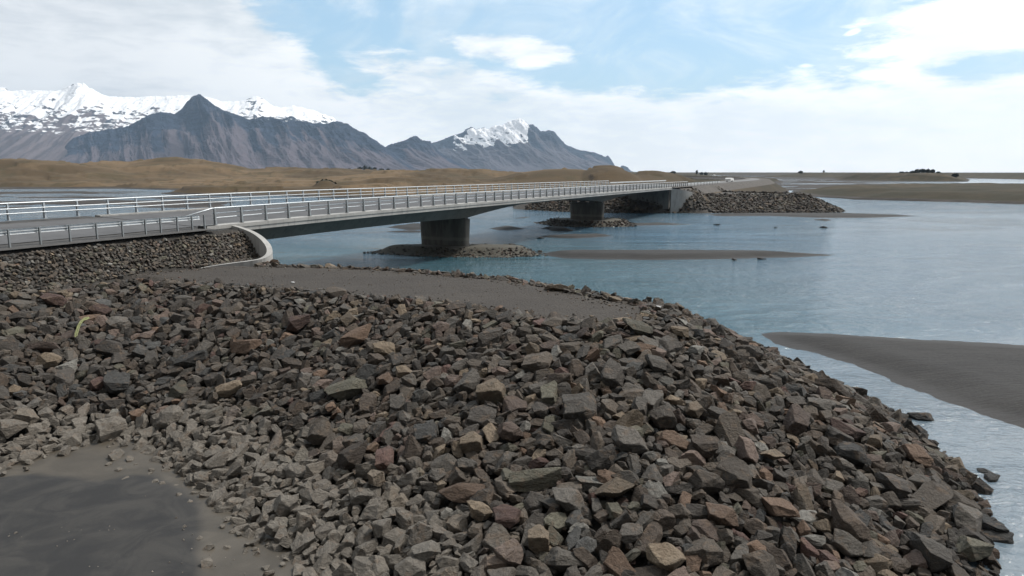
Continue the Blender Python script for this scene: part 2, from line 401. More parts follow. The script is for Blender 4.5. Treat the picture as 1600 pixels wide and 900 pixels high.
# ------------------------------------------------------------------ bridge coordinates
E = Vector((.4365, .8997, 0)); E.normalize(); T = Vector((E.y, -E.x, 0))      # along, and towards the camera side
P0 = Vector((-20.95, 48.9, 0)); ST = 2.39; NW = 11.56
BANK = .039
def zdeck(n):
    if n < 0: return 6.37+.02*n if n > -8 else 6.21
    z = 6.54-.17*max(0, 1-n/12)**2
    return z-.05*max(0, (n-30)/30)
def bp(n, t, dz=0):
    p = P0+E*(ST*n)+T*t; return Vector((p.x, p.y, zdeck(n)-t*BANK+dz))
RZ = math.atan2(E.y, E.x)

# ------------------------------------------------------------------ setting: riverbed, water
def sheet(name, z, m, x0=-12500, x1=12500, y0=-240, y1=18500):
    xs = np.array([x0, -2000, -300, 0, 300, 2000, x1]); ys = np.array([y0, 0, 60, 200, 600, 3000, y1])
    X, Y = np.meshgrid(xs, ys); V = np.stack([X, Y, np.full(X.shape, z)], -1).reshape(-1, 3)
    return tag(fast_mesh(name, V, grid_faces(7, 7), m), kind='structure')
sheet('riverbed', -4.0, M_bar)
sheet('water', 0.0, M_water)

# ------------------------------------------------------------------ far land
L1 = [atz(-700, 291), atz(-300, 293.5), atz(0, 293.8), atz(150, 294.2), atz(292, 297.3), atz(250, 302), atz(300, 306.5), atz(420, 306), atz(520, 309), atz(700, 307),
      atz(860, 309), atz(960, 308), atz(1010, 303), atz(1030, 306), atz(1075, 305), atz(1120, 300), atz(1180, 294), atz(1215, 286.5), atz(1225, 283), atz(1190, 279.5), atz(1120, 276.5), atz(1075, 274), (900, 4500), (9000, 9000), (9000, 18000), (-12000, 18000), (-12000, 900)]
M1 = [atz(1235, 304), atz(1280, 308), atz(1340, 312), atz(1400, 313.5), atz(1480, 315.5), atz(1600, 319.5), atz(1900, 325), atz(1900, 292), atz(1600, 293), atz(1400, 294), atz(1300, 297), atz(1235, 299)]
M2 = [atz(1308, 281.5), atz(1400, 283.5), atz(1512, 284), atz(1514, 280), atz(1400, 277.5), atz(1300, 278.5)]
M3 = [atz(1180, 277), atz(1285, 278.5), atz(1420, 277.2), atz(1600, 280.5), atz(1750, 281), atz(1800, 275.5), atz(1500, 274.5), atz(1300, 274.2), atz(1200, 274.5)]
road_pts = [(n, 0) for n in ()]
def road_xy():
    pts = [P0+E*(ST*n)+T*(-NW/2) for n in (66, 80, 100, 120, 140)]
    p = pts[-1].copy(); d = E.copy()
    for i in range(34):
        a = .034 if i < 16 else 0
        d = Vector((d.x*math.cos(a)-d.y*math.sin(a), d.x*math.sin(a)+d.y*math.cos(a), 0)); p = p+d*26; pts.append(p.copy())
    return pts
RD = [(p.x, p.y) for p in road_xy()]
def dist_poly(pts, x, y):
    d = np.full(np.shape(x), 1e18)
    for (ax, ay), (bx_, by) in zip(pts, pts[1:]):
        ex, ey = bx_-ax, by-ay; t = np.clip(((x-ax)*ex+(y-ay)*ey)/(ex*ex+ey*ey), 0, 1)
        d = np.minimum(d, (x-ax-t*ex)**2+(y-ay-t*ey)**2)
    return np.sqrt(d)
def hill(x, y, u, v, D, sx, sy, p=1.0):
    X, Y, Z = atd(u, v, D); q = ((x-X)/sx)**2+((y-Y)/sy)**2
    return Z*np.exp(-q**p)
def land_h(x, y):
    r = np.hypot(x, y)
    d1 = sdf(L1, x, y)+fbm(x/60, y/90, 4)*12
    nz = fbm(x/45, y/70, 5)
    up = smooth(d1, 0, 14)*1.6+smooth(d1, 10, 160)*2.2
    plain = up+smooth(r, 700, 2600)*9*smooth(d1, 0, 80)
    h = np.where(d1 > 0, plain+smooth(d1, 4, 60)*nz*1.6, -.5+np.maximum(d1, -20)*.1)
    hh = hill(x, y, 40, 251, 640, 110, 90)
    hh = np.maximum(hh, hill(x, y, -150, 249, 700, 190, 120))
    hh = np.maximum(hh, hill(x, y, 278, 246.5, 760, 88, 110))
    hh = np.maximum(hh, hill(x, y, 180, 254, 720, 80, 100))
    hh = np.maximum(hh, hill(x, y, 480, 263, 800, 200, 120, .8))
    hh = np.maximum(hh, hill(x, y, 700, 266.5, 560, 120, 80))
    hh = np.maximum(hh, hill(x, y, 945, 264.5, 400, 22, 40, 1.3))
    hh = np.maximum(hh, hill(x, y, 880, 266, 420, 45, 50, 1.2))
    hh = np.maximum(hh, hill(x, y, 1010, 272, 420, 40, 50))
    hh = np.maximum(hh, hill(x, y, 612, 283, 400, 24, 14, 1.4))
    hh = np.maximum(hh, hill(x, y, 508, 284.5, 360, 7, 8, 1.2))
    hh = hh*smooth(d1, 2, 40)*(1+.10*nz+.06*fbm(x/14, y/30, 4))
    h = np.maximum(h, np.where(hh > .4, hh, -9))
    tr = fbm(x/95, y/70, 4); tr2 = fbm(x/40+9, y/34, 4)
    h = h+np.where(d1 > 6, (1.5*smooth(tr, .0, .02)+1.0*smooth(tr2, .05, .075)-.5)*smooth(d1, 6, 14)*smooth(1500-r, 0, 500), 0)
    # braided flats to the right and left
    fl = fbm(x/110, y/42, 5)*.55+fbm(x/30, y/9, 3)*.15
    rgt = smooth(x/r, .22, .30)*smooth(r, 330, 430)
    h = np.maximum(h, np.where(rgt > 0, (fl+.10-.3*smooth(x/r, .44, .52))*rgt-.9*(1-rgt), -9))
    lft = smooth(-x/r, .28, .40)*smooth(r, 175, 230)
    h = np.maximum(h, np.where((lft > 0) & (d1 < 0), (fl*1.0-.04)*lft-.8*(1-lft), -9))
    for M, top, k in ((M1, 2.6, 26), (M2, 8.6, 30), (M3, 8.5, 120)):
        d = sdf(M, x, y)+fbm(x/22, y/30, 4)*4
        t_ = smooth(d, -2, k)
        h = np.maximum(h, np.where(d > -10, -1+(top+1)*t_*(.88+.30*fbm(x/26, y/26, 4)+.12*nz)+1.3*smooth(d, -1, 1), -9))
    t_ = smooth(r, 2600, 3400)
    h = np.maximum(h, -2+t_*(10.5+2.5*nz+2*fbm(x/500, y/900, 4)))
    # road bank
    dr = dist_poly(RD, x, y)
    h = np.maximum(h, np.where(dr < 40, 6.05-np.maximum(dr-6.5, 0)/1.8, -9))
    return h
def build_land():
    az = np.radians(np.linspace(-50, 50, 760)); rr = np.geomspace(150, 18000, 520)
    A, Rr = np.meshgrid(az, rr); X = np.sin(A)*Rr; Y = np.cos(A)*Rr
    m = (np.abs(X) < 12400)
    X = np.clip(X, -12400, 12400)
    H = land_h(X, Y)
    H = np.maximum(H, -3.2)
    V = np.stack([X, Y, H], -1).reshape(-1, 3)
    tag(fast_mesh('land', V, grid_faces(*X.shape), M_land, smooth=True), kind='structure')
build_land()
def land_at(x, y): return float(land_h(np.array([x]), np.array([y]))[0])

# ------------------------------------------------------------------ mountains
def mountain(name, prof, D0, D1, wf, wb, matl, seed, gul=.16, snowp=0, p=1.15, ncol=520, nrow=150, foot=0, dvar=0, crag=6, rockline=.0, diag=3.0):
    """a ridge with its own distance: prof = crest seen as (u, v); heights follow from the distance"""
    pu = np.array([q[0] for q in prof], float); pv = np.array([q[1] for q in prof], float)
    u = np.linspace(pu[0], pu[-1], ncol); v = np.interp(u, pu, pv)
    v = v-fbm(u/9+seed, u*0+seed, 5)*2.2-np.abs(fbm(u/2.6+seed, u*0+seed*2, 4))*2.6*smooth(275-v, 8, 40)+.7
    D = D0+(D1-D0)*(u-u[0])/(u[-1]-u[0])+fbm(u/60+seed*3.1, u*0+.5, 3)*dvar
    a = (u-800)/F; b = (450-v)/F; dy = CP+b*SP; dz = -SP+b*CP
    k = D/dy; X0 = a*k; H = np.maximum(CH+dz*k, 3)
    t = np.concatenate([-np.linspace(1, 0, int(nrow*.75))**1.15, np.linspace(0, 1, nrow-int(nrow*.75)+1)[1:]])
    Tt, Uu = np.meshgrid(t, u, indexing='ij'); Hh = np.broadcast_to(H, Tt.shape)
    w = np.where(Tt < 0, wf, wb); s = np.abs(Tt)
    Dd = D[None, :]+Tt*w
    sc = Dd/D[None, :]; X = X0[None, :]*sc; Y = Dd
    Hb = H.copy(); lv = [H]
    for wd in (5, 12, 26, 50):
        kk = np.exp(-(np.arange(-3*wd, 3*wd+1)/wd)**2/2); kk /= kk.sum(); lv.append(np.convolve(np.pad(H, 3*wd, 'edge'), kk, 'valid'))
    q_ = np.clip(s*9, 0, 3.999); i0 = q_.astype(int); fr_ = q_-i0; LV = np.stack(lv); cols_ = np.broadcast_to(np.arange(ncol), s.shape)
    Hh = LV[i0, cols_]*(1-fr_)+LV[i0+1, cols_]*fr_
    if callable(p): base = p(s, Uu)
    else: base = (1-s)**p
    # gullies run down the slope: high frequency along the ridge, warped with depth
    wx = X/430-s*diag+fbm(X/1800+seed, Y/1800, 3)*.30
    g1 = ridged(wx+seed, s*1.1+seed*2, 5, .55); g2 = fbm(X/260+seed, Y/900, 4)
    env = smooth(s, 0.0, .13)*smooth(1-s, 0, .35)
    h = Hh*(base+gul*env*(g1-.45))+env*g2*Hh*.035
    cr = ridged(X/190+seed, Y/190, 5, .65)*smooth(s, 0, .03)*smooth(.5-s, 0, .3); h = h+(cr-.3)*Hh*.045*crag/6
    if foot: h = np.maximum(h, 4)
    h = h-14*smooth(s, .93, 1)
    st = np.clip(.5+1.3*(ridged(wx*1.7+seed, s*.3, 6, .75)-.45), 0, 1)
    snow = snowp(Uu, s, h) if callable(snowp) else np.full(Tt.shape, snowp, float)
    col = np.stack([np.clip(s-rockline, 0, 1), st, np.clip(snow, 0, 1)], -1).reshape(-1, 3)
    V = np.stack([X, Y, h], -1).reshape(-1, 3)
    return tag(fast_mesh(name, V, grid_faces(*X.shape), matl, col=col, smooth=True), kind='structure')

MM_snow = mountain_material('snowy plateau rock', 650, 2.6, (.120, .098, .098), (.024, .026, .032), 480.0, 22, 6.5, 1.2)
MM_scree = mountain_material('scree and basalt', 1400, 3.2, (.098, .082, .090), (.014, .020, .032))
MM_right = mountain_material('distant scree and snow', 900, 5.6, (.088, .080, .088), (.018, .023, .032), 300.0, 30, 5.5, 1.9)
R1 = [(-420, 150), (-300, 140), (-150, 142), (-60, 139), (0, 136), (10, 137), (14, 141), (40, 140), (70, 141), (92, 141), (100, 136), (112, 131), (122, 128), (132, 130), (140, 137), (150, 141), (165, 149), (185, 151), (235, 150), (292, 148), (330, 152),
      (345, 157), (372, 158), (386, 155), (392, 151), (400, 149), (410, 152), (420, 161), (428, 166), (440, 168), (452, 165), (462, 164), (490, 172), (520, 183), (530, 190), (560, 210), (600, 240), (640, 262)]
def p_plateau(s, u): return np.where(s < .5, 1-.55*(s/.5)**1.1, .45*(1-(s-.5)/.5)**.9)
def s1(u, s, h):
    k = .84-.80*smooth(s, .16, .78)
    for c, w_, d_ in ((8, 10, .05), (122, 16, .045), (398, 18, .16), (300, 18, .04), (470, 60, .012)):
        k = k-1.15*smooth(np.abs(u-c), w_, w_*.5)*smooth(s, d_, d_*.4)
    return k-.8*smooth(ridged(u/34, s*16, 4, .6), .50, .75)*smooth(s, .10, .30)-.55*smooth(fbm(u/38, s*9, 5), .06, .26)*smooth(s, .03, .12)
mountain('snow_mountain', R1, 12500, 12500, 4600, 1500, MM_snow, 3.3, .05, s1, p_plateau, 700, 200, crag=2)
R2 = [(85, 262), (100, 228), (115, 214), (135, 207), (160, 203), (200, 196), (222, 184), (238, 176), (252, 173), (262, 175), (272, 176), (282, 170), (292, 158), (300, 149), (308, 146), (314, 146), (322, 152), (334, 162), (346, 171), (356, 172), (372, 178), (388, 185),
      (410, 181), (430, 184), (445, 183), (456, 180), (470, 187), (500, 193), (518, 190), (526, 187), (536, 190), (546, 195), (558, 202), (570, 207), (585, 217), (600, 228), (625, 244), (650, 259), (662, 266)]
def s2(u, s, h):
    a = .75*np.exp(-((u-298)/7)**2)*np.exp(-((s-.05)/.07)**2)+.85*np.exp(-((u-425)/80)**4)*smooth(.13-s+.05*fbm(u/6, s*5, 3), 0, .04)
    return .30+a+.18*(s < .3)*smooth(fbm(u/7, s*9, 3), .25, .5)
mountain('scree_mountain', R2, 9300, 9900, 2300, 1200, MM_scree, 8.1, .20, s2, 1.12, 800, 190, dvar=380)
R3 = [(560, 262), (580, 244), (598, 229), (612, 224), (628, 220), (640, 214), (650, 211), (655, 216), (660, 219), (672, 220), (679, 228), (686, 236), (700, 246), (716, 254), (735, 262), (750, 267)]
mountain('low_scree_mountain', R3, 10300, 10600, 1500, 900, MM_scree, 14.7, .2, .25, 1.12, 300, 110)
R4 = [(600, 262), (640, 240), (665, 226), (680, 221), (700, 214), (722, 206), (731, 199), (736, 197), (744, 201), (757, 197), (761, 201), (772, 196), (785, 194), (793, 189), (802, 186), (812, 184), (820, 188), (826, 193), (832, 193), (838, 198), (845, 204), (850, 204), (856, 202), (865, 204),
      (872, 212), (882, 224), (897, 231), (912, 235), (927, 237), (938, 241), (946, 245), (950, 242), (956, 250), (962, 260), (968, 267)]
def s4(u, s, h):
    a = np.exp(-(np.maximum(np.abs(u-768)-54, 0)/12)**2)*smooth(.58-s, 0, .2)*smooth(s, -.01, .03+.1*(u < 745))
    a = a*(1-.9*smooth(u-(822+0*s), 0, 8)*(1))
    b = .5*np.exp(-((u-838)/8)**2-((s-.20)/.07)**2)
    return .12+.72*a+b
mountain('peaked_mountain', R4, 13800, 13800, 2900, 1500, MM_right, 21.9, .19, s4, 1.05, 620, 170, rockline=-.02)
R5 = [(962, 269), (967, 263), (971, 258), (975, 257), (980, 260), (985, 265), (990, 269)]
mountain('rocky_headland', R5, 13000, 13000, 600, 500, MM_right, 30.2, .15, 0, 1.0, 60, 40)

# ------------------------------------------------------------------ haze
def haze():
    bm = bmesh.new(); bx(bm, (0, 9100, 750), (25600, 18900, 1520))
    m = bpy.data.materials.new('thin air haze'); m.use_nodes = True; t = NT(m.node_tree)
    out = t.n('ShaderNodeOutputMaterial')
    v = t.n('ShaderNodeVolumePrincipled', {'Color': (.56, .76, 1.0, 1), 'Density': 3.2e-5, 'Anisotropy': .1})
    t.nt.links.new(v.outputs[0], out.inputs['Volume'])
    tag(bm_obj('haze', bm, m), kind='stuff')
haze()

# ------------------------------------------------------------------ near heap of riprap (ground under the rocks)
BN = [(-14.7, 43.5), (-7.8, 42), (0, 38), (3.4, 33.8), (7, 29.9), (6.3, 26.6), (3.65, 25.2), (1.25, 26.6), (-2.8, 29.6), (-7.1, 31.8), (-12.9, 34.2), (-20, 36), (-25, 31), (-32, 17), (-45, -8), (-60, -8), (-49, 25), (-33.5, 55.5), (-27, 52.6), (-18, 48.6)]
FT = [(-60, -30), (-30, -6), (-23, 12), (-19.5, 20.3), (-17.7, 22.3), (-16.6, 23.7), (-15.2, 25), (-14, 24.6), (-12.0, 22.6), (-9.9, 20.7), (-7.3, 18.0), (-4.9, 15.8), (-3.1, 12.3), (-1, 9.8), (4, 8.2), (8.2, 9.8), (10.9, 14), (13.3, 18), (14.8, 20.7), (15.6, 24), (16.0, 27.5), (15.2, 32.5), (13.2, 37.5), (10, 42), (4, 45.5), (-4, 48.5), (-11, 50.5),
      (-17, 53), (-22, 56), (-33, 63), (-42, 67), (-62, 52), (-80, 10)]
GR = [(-22.0, 39.6), (-18.6, 42.8), (-14.9, 43.0), (-7.8, 41.2), (-.2, 37.2), (2.8, 33.2), (5.6, 29.9), (5.5, 27.9), (3.6, 26.5), (1.2, 27.6), (-2.8, 30.6), (-7.1, 32.6), (-12.9, 35.1), (-18.0, 37.4)]
WALL = [(-20.7, 50.15, 6.35), (-19.6, 49.9, 6.15), (-18.3, 49.0, 5.85), (-17.2, 47.7, 5.5), (-16.35, 46.4, 5.1), (-15.95, 45.3, 4.75), (-16.2, 44.4, 4.5), (-17.2, 43.9, 4.4), (-18.6, 43.5, 4.25), (-19.6, 43.2, 4.1)]
EMB = [(-20.7, 50.15), (-19.6, 49.9), (-18.3, 49.0), (-17.2, 47.7), (-16.35, 46.4), (-15.95, 45.3), (-16.2, 44.4), (-17.2, 43.9), (-18.6, 43.5), (-19.6, 43.2), (-21, 41.4)] + \
      [tuple((P0+E*(ST*n)+T*3.9)[:2]) for n in (-6, -10, -16, -30)] + [tuple((P0+E*(ST*n)+T*(-NW-5))[:2]) for n in (-30, -10, -.6)] + [(-32.5, 55.2)]
def tn(x, y):
    dx, dy = x-P0.x, y-P0.y; return dx*T.x+dy*T.y, (dx*E.x+dy*E.y)/ST
def heap_h(x, y):
    df = sdf(FT, x, y); db = -sdf(BN, x, y)
    h = np.where(db <= 0, 4.2, 4.2*np.clip(df, 0, None)/(np.clip(df, 0, None)+np.clip(db, 1e-6, None)))
    h = np.where(df < 0, df*.45, h)
    # a shallow bowl where the slope turns above the sand bay
    h = h+.10*fbm(x/5, y/5, 3)*smooth(df, 0, 3)*smooth(db, 0, 3)
    t, n = tn(x, y); ins = sdf(EMB, x, y) > 0
    near = np.where(t > -NW/2, t-.75, -t-NW-.75)
    zr = 6.22+np.where(t > -NW/2, 0, .42)-np.maximum(near, 0)/1.32
    zin = np.where(near < 0, 6.1, zr)
    h = np.where(ins, np.maximum(h, zin), h)
    return np.maximum(h, -2.5)
def heap_ground():
    xs = np.arange(-70, 22, .3); ys = np.arange(2, 72, .3); X, Y = np.meshgrid(xs, ys)
    H = heap_h(X, Y)-.12; g = sdf(GR, X, Y)
    H = H-.18*smooth(-g, .0, .8)*(H > -.2)*(sdf(EMB, X, Y) < 0)
    V = np.stack([X, Y, H], -1).reshape(-1, 3)
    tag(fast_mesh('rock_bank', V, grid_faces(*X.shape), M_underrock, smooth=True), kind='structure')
    xs = np.arange(-24, 9, .22); ys = np.arange(24, 45, .22); X, Y = np.meshgrid(xs, ys); d = sdf(GR, X, Y)+.5*fbm(X/1.3, Y/1.3, 3)
    H = 4.2+.05*fbm(X/2.5, Y/2.5, 4)+.02*fbm(X*2, Y*2, 3)-.35*smooth(-d, 0, .9)
    V = np.stack([X, Y, H], -1).reshape(-1, 3); Fc = grid_faces(*X.shape); keep = (d.reshape(-1)[Fc] > -1.4).all(1)
    tag(fast_mesh('gravel_path', V, Fc[keep], M_bench, smooth=True), kind='structure')
heap_ground()

# silt and black sand in the foreground bay
def sand():
    xs = np.arange(-46, 2, .2); ys = np.arange(3, 27, .2); X, Y = np.meshgrid(xs, ys)
    core = [atz(-300, 760), atz(0, 745), atz(60, 741), atz(130, 747), atz(165, 752), atz(205, 740), atz(250, 741), atz(300, 765), atz(322, 800), atz(318, 850), atz(330, 905), atz(345, 1000), atz(-500, 1000)]
    d = sdf(core, X, Y)
    H = .035+.10*smooth(d, -.35, .9)+.02*fbm(X/2, Y/2, 4)+.006*fbm(X*1.6, Y*1.6, 3)
    V = np.stack([X, Y, H], -1).reshape(-1, 3)
    tag(fast_mesh('sand', V, grid_faces(*X.shape), M_sand, smooth=True), kind='structure')
sand()

# low bars and islands in the river
def bar(name, uv, top, k, m, res, nz=.15, z0=-.6, mk=None):
    P = [atz(*q) for q in uv]; A = np.array(P); pad = 2*k+2
    xs = np.arange(A[:, 0].min()-pad, A[:, 0].max()+pad, res); ys = np.arange(A[:, 1].min()-pad, A[:, 1].max()+pad, res)
    X, Y = np.meshgrid(xs, ys); d = sdf(P, X, Y)+fbm(X/(k*2+1), Y/(k*2+1), 4)*k*nz*2
    H = np.where(d < 0, d*(-z0)/(k*2), top*smooth(d, 0, k)) + .03*fbm(X/2, Y/2, 4)*(d > 0)
    H = np.maximum(H, z0); V = np.stack([X, Y, H], -1).reshape(-1, 3); Fc = grid_faces(*X.shape)
    keep = (H.reshape(-1)[Fc] > z0+.01).any(1)
    return tag(fast_mesh(name, V, Fc[keep], m, smooth=True), kind='structure')
bar('sandbar', [(1188, 521), (1230, 519.5), (1300, 521), (1380, 525), (1460, 530), (1600, 540), (1900, 560), (2500, 600), (3300, 680), (3300, 900), (2500, 960), (1900, 800), (1700, 712), (1600, 668), (1500, 634), (1430, 607), (1350, 577), (1290, 558), (1240, 545), (1205, 535)], .42, 3.2, M_bar, .25, .12)
bar('gravel_island', [(580, 395), (612, 391), (660, 390), (750, 390), (800, 390.5), (835, 393), (845, 399), (790, 402), (700, 401), (630, 398.5)], .95, 2.2, M_island, .4, .12)
bar('sandbar', [(838, 396), (900, 394), (1100, 394), (1220, 396), (1306, 398.5), (1240, 402), (1130, 405), (1000, 406.5), (880, 404)], .55, 2.2, M_bar, .5, .15)
bar('gravel_island', [(841, 348.5), (870, 346.5), (930, 346.5), (975, 347), (992, 350), (985, 354), (930, 355), (870, 353.5)], 1.0, 3.0, M_island, .6, .12)
bar('mud_bar', [(985, 349), (1030, 348), (1088, 350.8), (1030, 352), (985, 353)], .2, 2, M_bar, .6)
bar('mud_bar', [(1100, 335), (1190, 333.5), (1310, 333.5), (1380, 336), (1440, 337.5), (1360, 340.5), (1280, 340.5), (1200, 337.5), (1120, 338)], .35, 3, M_bar, .8)
bar('mud_bar', [(762, 357), (795, 354.5), (822, 357.5), (800, 360.5), (775, 360)], .35, 2, M_bar, .5, .3)
bar('mud_bar', [(605, 355), (640, 350), (700, 352), (680, 358), (640, 360)], .35, 2, M_bar, .5, .3)
bar('mud_bar', [(588, 362.5), (640, 361), (690, 362), (640, 363.5)], .2, 1, M_bar, .5, .3)
bar('mud_bar', [(840, 357), (880, 355), (895, 361), (870, 361.5)], .4, 1.5, M_bar, .5, .4)
bar('mud_bar', [(845, 370), (870, 367.5), (935, 366), (960, 369), (900, 373)], .25, 1.0, M_bar, .4, .4)
bar('mud_bar', [(790, 342), (830, 338.5), (822, 341)], .15, 1, M_bar, .5, .4)
bar('mud_bar', [(1270, 343.5), (1305, 344), (1290, 345.5)], .3, 1, M_bar, .4, .4)

# far bank of riprap beyond the bridge (ground)
FBT = [atz(800, 326.5), atz(880, 331), atz(960, 333), atz(1080, 333), atz(1200, 333), atz(1312, 332), atz(1318, 329.5), atz(1295, 321), atz(1262, 311), atz(1225, 303), atz(1195, 296), atz(1120, 297), atz(1000, 300), atz(820, 308)]
FBB = [tuple((P0+E*(ST*58.6)+T*(-24))[:2]), tuple((P0+E*(ST*58.6)+T*(-2))[:2]), (40, 186), (52, 192), atz(1262, 305.5, 4.0), atz(1215, 301, 4.2), (62, 222), (30, 215), (-10, 215)]
def far_h(x, y):
    df = sdf(FBT, x, y); db = -sdf(FBB, x, y)
    h = np.where(db <= 0, 4.2, 4.2*np.clip(df, 0, None)/(np.clip(df, 0, None)+np.clip(db, 1e-6, None)))
    h = np.where(df < 0, df*.4, h)
    t, n = tn(x, y); near = np.where(t > -NW/2, t-.8, -t-NW-.8)
    zr = 6.25-np.hypot(np.maximum(near, 0), np.maximum((60.4-n)*ST, 0)*2.2)/1.45
    return np.maximum(h, zr)
def far_ground():
    xs = np.arange(-15, 110, .8); ys = np.arange(158, 260, .8); X, Y = np.meshgrid(xs, ys); H = far_h(X, Y)-.2
    V = np.stack([X, Y, np.maximum(H, -2)], -1).reshape(-1, 3); Fc = grid_faces(*X.shape); keep = (V[Fc][:, :, 2] > -1.9).any(1)
    tag(fast_mesh('far_bank', V, Fc[keep], gravel_material('far bank gravel', (.060, .055, .050), (.085, .078, .070), .4), smooth=True), kind='structure')
far_ground()

# ------------------------------------------------------------------ rocks
PAL = {'dark grey': (.070, .062, .054), 'grey': (.108, .098, .085), 'brown grey': (.105, .087, .069), 'dark brown': (.078, .060, .046), 'blue grey': (.070, .071, .069),
       'rust brown': (.165, .108, .074), 'tan': (.205, .160, .112), 'pinkish brown': (.145, .106, .087), 'dark red': (.112, .066, .055), 'olive grey': (.125, .118, .088), 'pale grey': (.205, .198, .178)}
PK = list(PAL); PWT = [22, 20, 24, 16, 5, 2.2, 4.0, 5.0, 2.2, 5, 2]
def proto(seed, det, flat=True):
    r = random.Random(seed); bm = bmesh.new(); bmesh.ops.create_cube(bm, size=2.0)
    for i in range(r.randint(9, 14)):
        nrm = Vector((r.gauss(0, 1), r.gauss(0, 1), r.gauss(0, .8))).normalized(); d = r.uniform(.62, .98)
        g = bmesh.ops.bisect_plane(bm, geom=bm.verts[:]+bm.edges[:]+bm.faces[:], plane_co=nrm*d, plane_no=nrm, clear_outer=True)
        ed = [e for e in bm.edges if e.is_boundary]
        if ed: bmesh.ops.contextual_create(bm, geom=ed)
    bmesh.ops.remove_doubles(bm, verts=bm.verts, dist=.06)
    if det:
        bmesh.ops.bevel(bm, geom=bm.edges[:], offset=.045, segments=1, affect='EDGES', clamp_overlap=True)
    bmesh.ops.triangulate(bm, faces=bm.faces[:])
    if det > 1:
        ln = [e for e in bm.edges if e.calc_length() > .35]; bmesh.ops.subdivide_edges(bm, edges=ln, cuts=1); bmesh.ops.triangulate(bm, faces=bm.faces[:])
        ln = [e for e in bm.edges if e.calc_length() > .30]; bmesh.ops.subdivide_edges(bm, edges=ln, cuts=1); bmesh.ops.triangulate(bm, faces=bm.faces[:])
        from mathutils import noise
        for v in bm.verts:
            q = v.co*1.7+Vector((seed*3.1, 0, 0)); k = noise.fractal(q, .8, 2.1, 3)*.085+noise.noise(q*4.3)*.035
            v.co *= 1+k
    bm.verts.ensure_lookup_table(); bmesh.ops.recalc_face_normals(bm, faces=bm.faces)
    V = np.array([v.co[:] for v in bm.verts]); Tt = np.array([[v.index for v in f.verts] for f in bm.faces]); bm.free()
    V /= np.abs(V).max(0)
    return V, Tt
P_HI = [proto(i, 2) for i in range(44)]; P_MD = [proto(100+i, 1) for i in range(30)]; P_LO = [proto(200+i, 0) for i in range(30)]

def surf_normal(hf, x, y, e=.35):
    x = np.asarray(x, float); y = np.asarray(y, float)
    gx = (hf(x+e, y)-hf(x-e, y))/(2*e); gy = (hf(x, y+e)-hf(x, y-e))/(2*e)
    n = np.stack([-gx, -gy, np.ones_like(gx)], -1); return n/np.linalg.norm(n, axis=1, keepdims=True)
def throw(region_ok, bb, radii, over, seed, cell, occupied=()):
    """variable radius dart throwing, biggest first"""
    rg = np.random.RandomState(seed); grid = {}; out = []
    def put(x, y, r): grid.setdefault((int(x//cell), int(y//cell)), []).append((x, y, r)); out.append((x, y, r))
    for o in occupied: grid.setdefault((int(o[0]//cell), int(o[1]//cell)), []).append(o)
    for r, tries in radii:
        xs = rg.uniform(bb[0], bb[1], tries); ys = rg.uniform(bb[2], bb[3], tries); ok = region_ok(xs, ys); rs = r*rg.uniform(.85, 1.15, tries)
        for x, y, q, o in zip(xs, ys, rs, ok):
            if not o: continue
            ci, cj = int(x//cell), int(y//cell); bad = False
            for i in (ci-1, ci, ci+1):
                for j in (cj-1, cj, cj+1):
                    for (a, b, s) in grid.get((i, j), ()):
                        if (a-x)**2+(b-y)**2 < ((s+q)*over)**2: bad = True; break
                    if bad: break
                if bad: break
            if not bad: put(x, y, q)
    return out

def rot_to(nrm, tilt, rg):
    """random yaw, lying on the slope with a random tilt"""
    n = Vector(nrm); q = Vector((0, 0, 1)).rotation_difference(n)
    ax = Vector((rg.gauss(0, 1), rg.gauss(0, 1), 0)).normalized()
    return q @ Quaternion(ax, rg.gauss(0, tilt)) @ Quaternion((0, 0, 1), rg.uniform(0, 6.283))

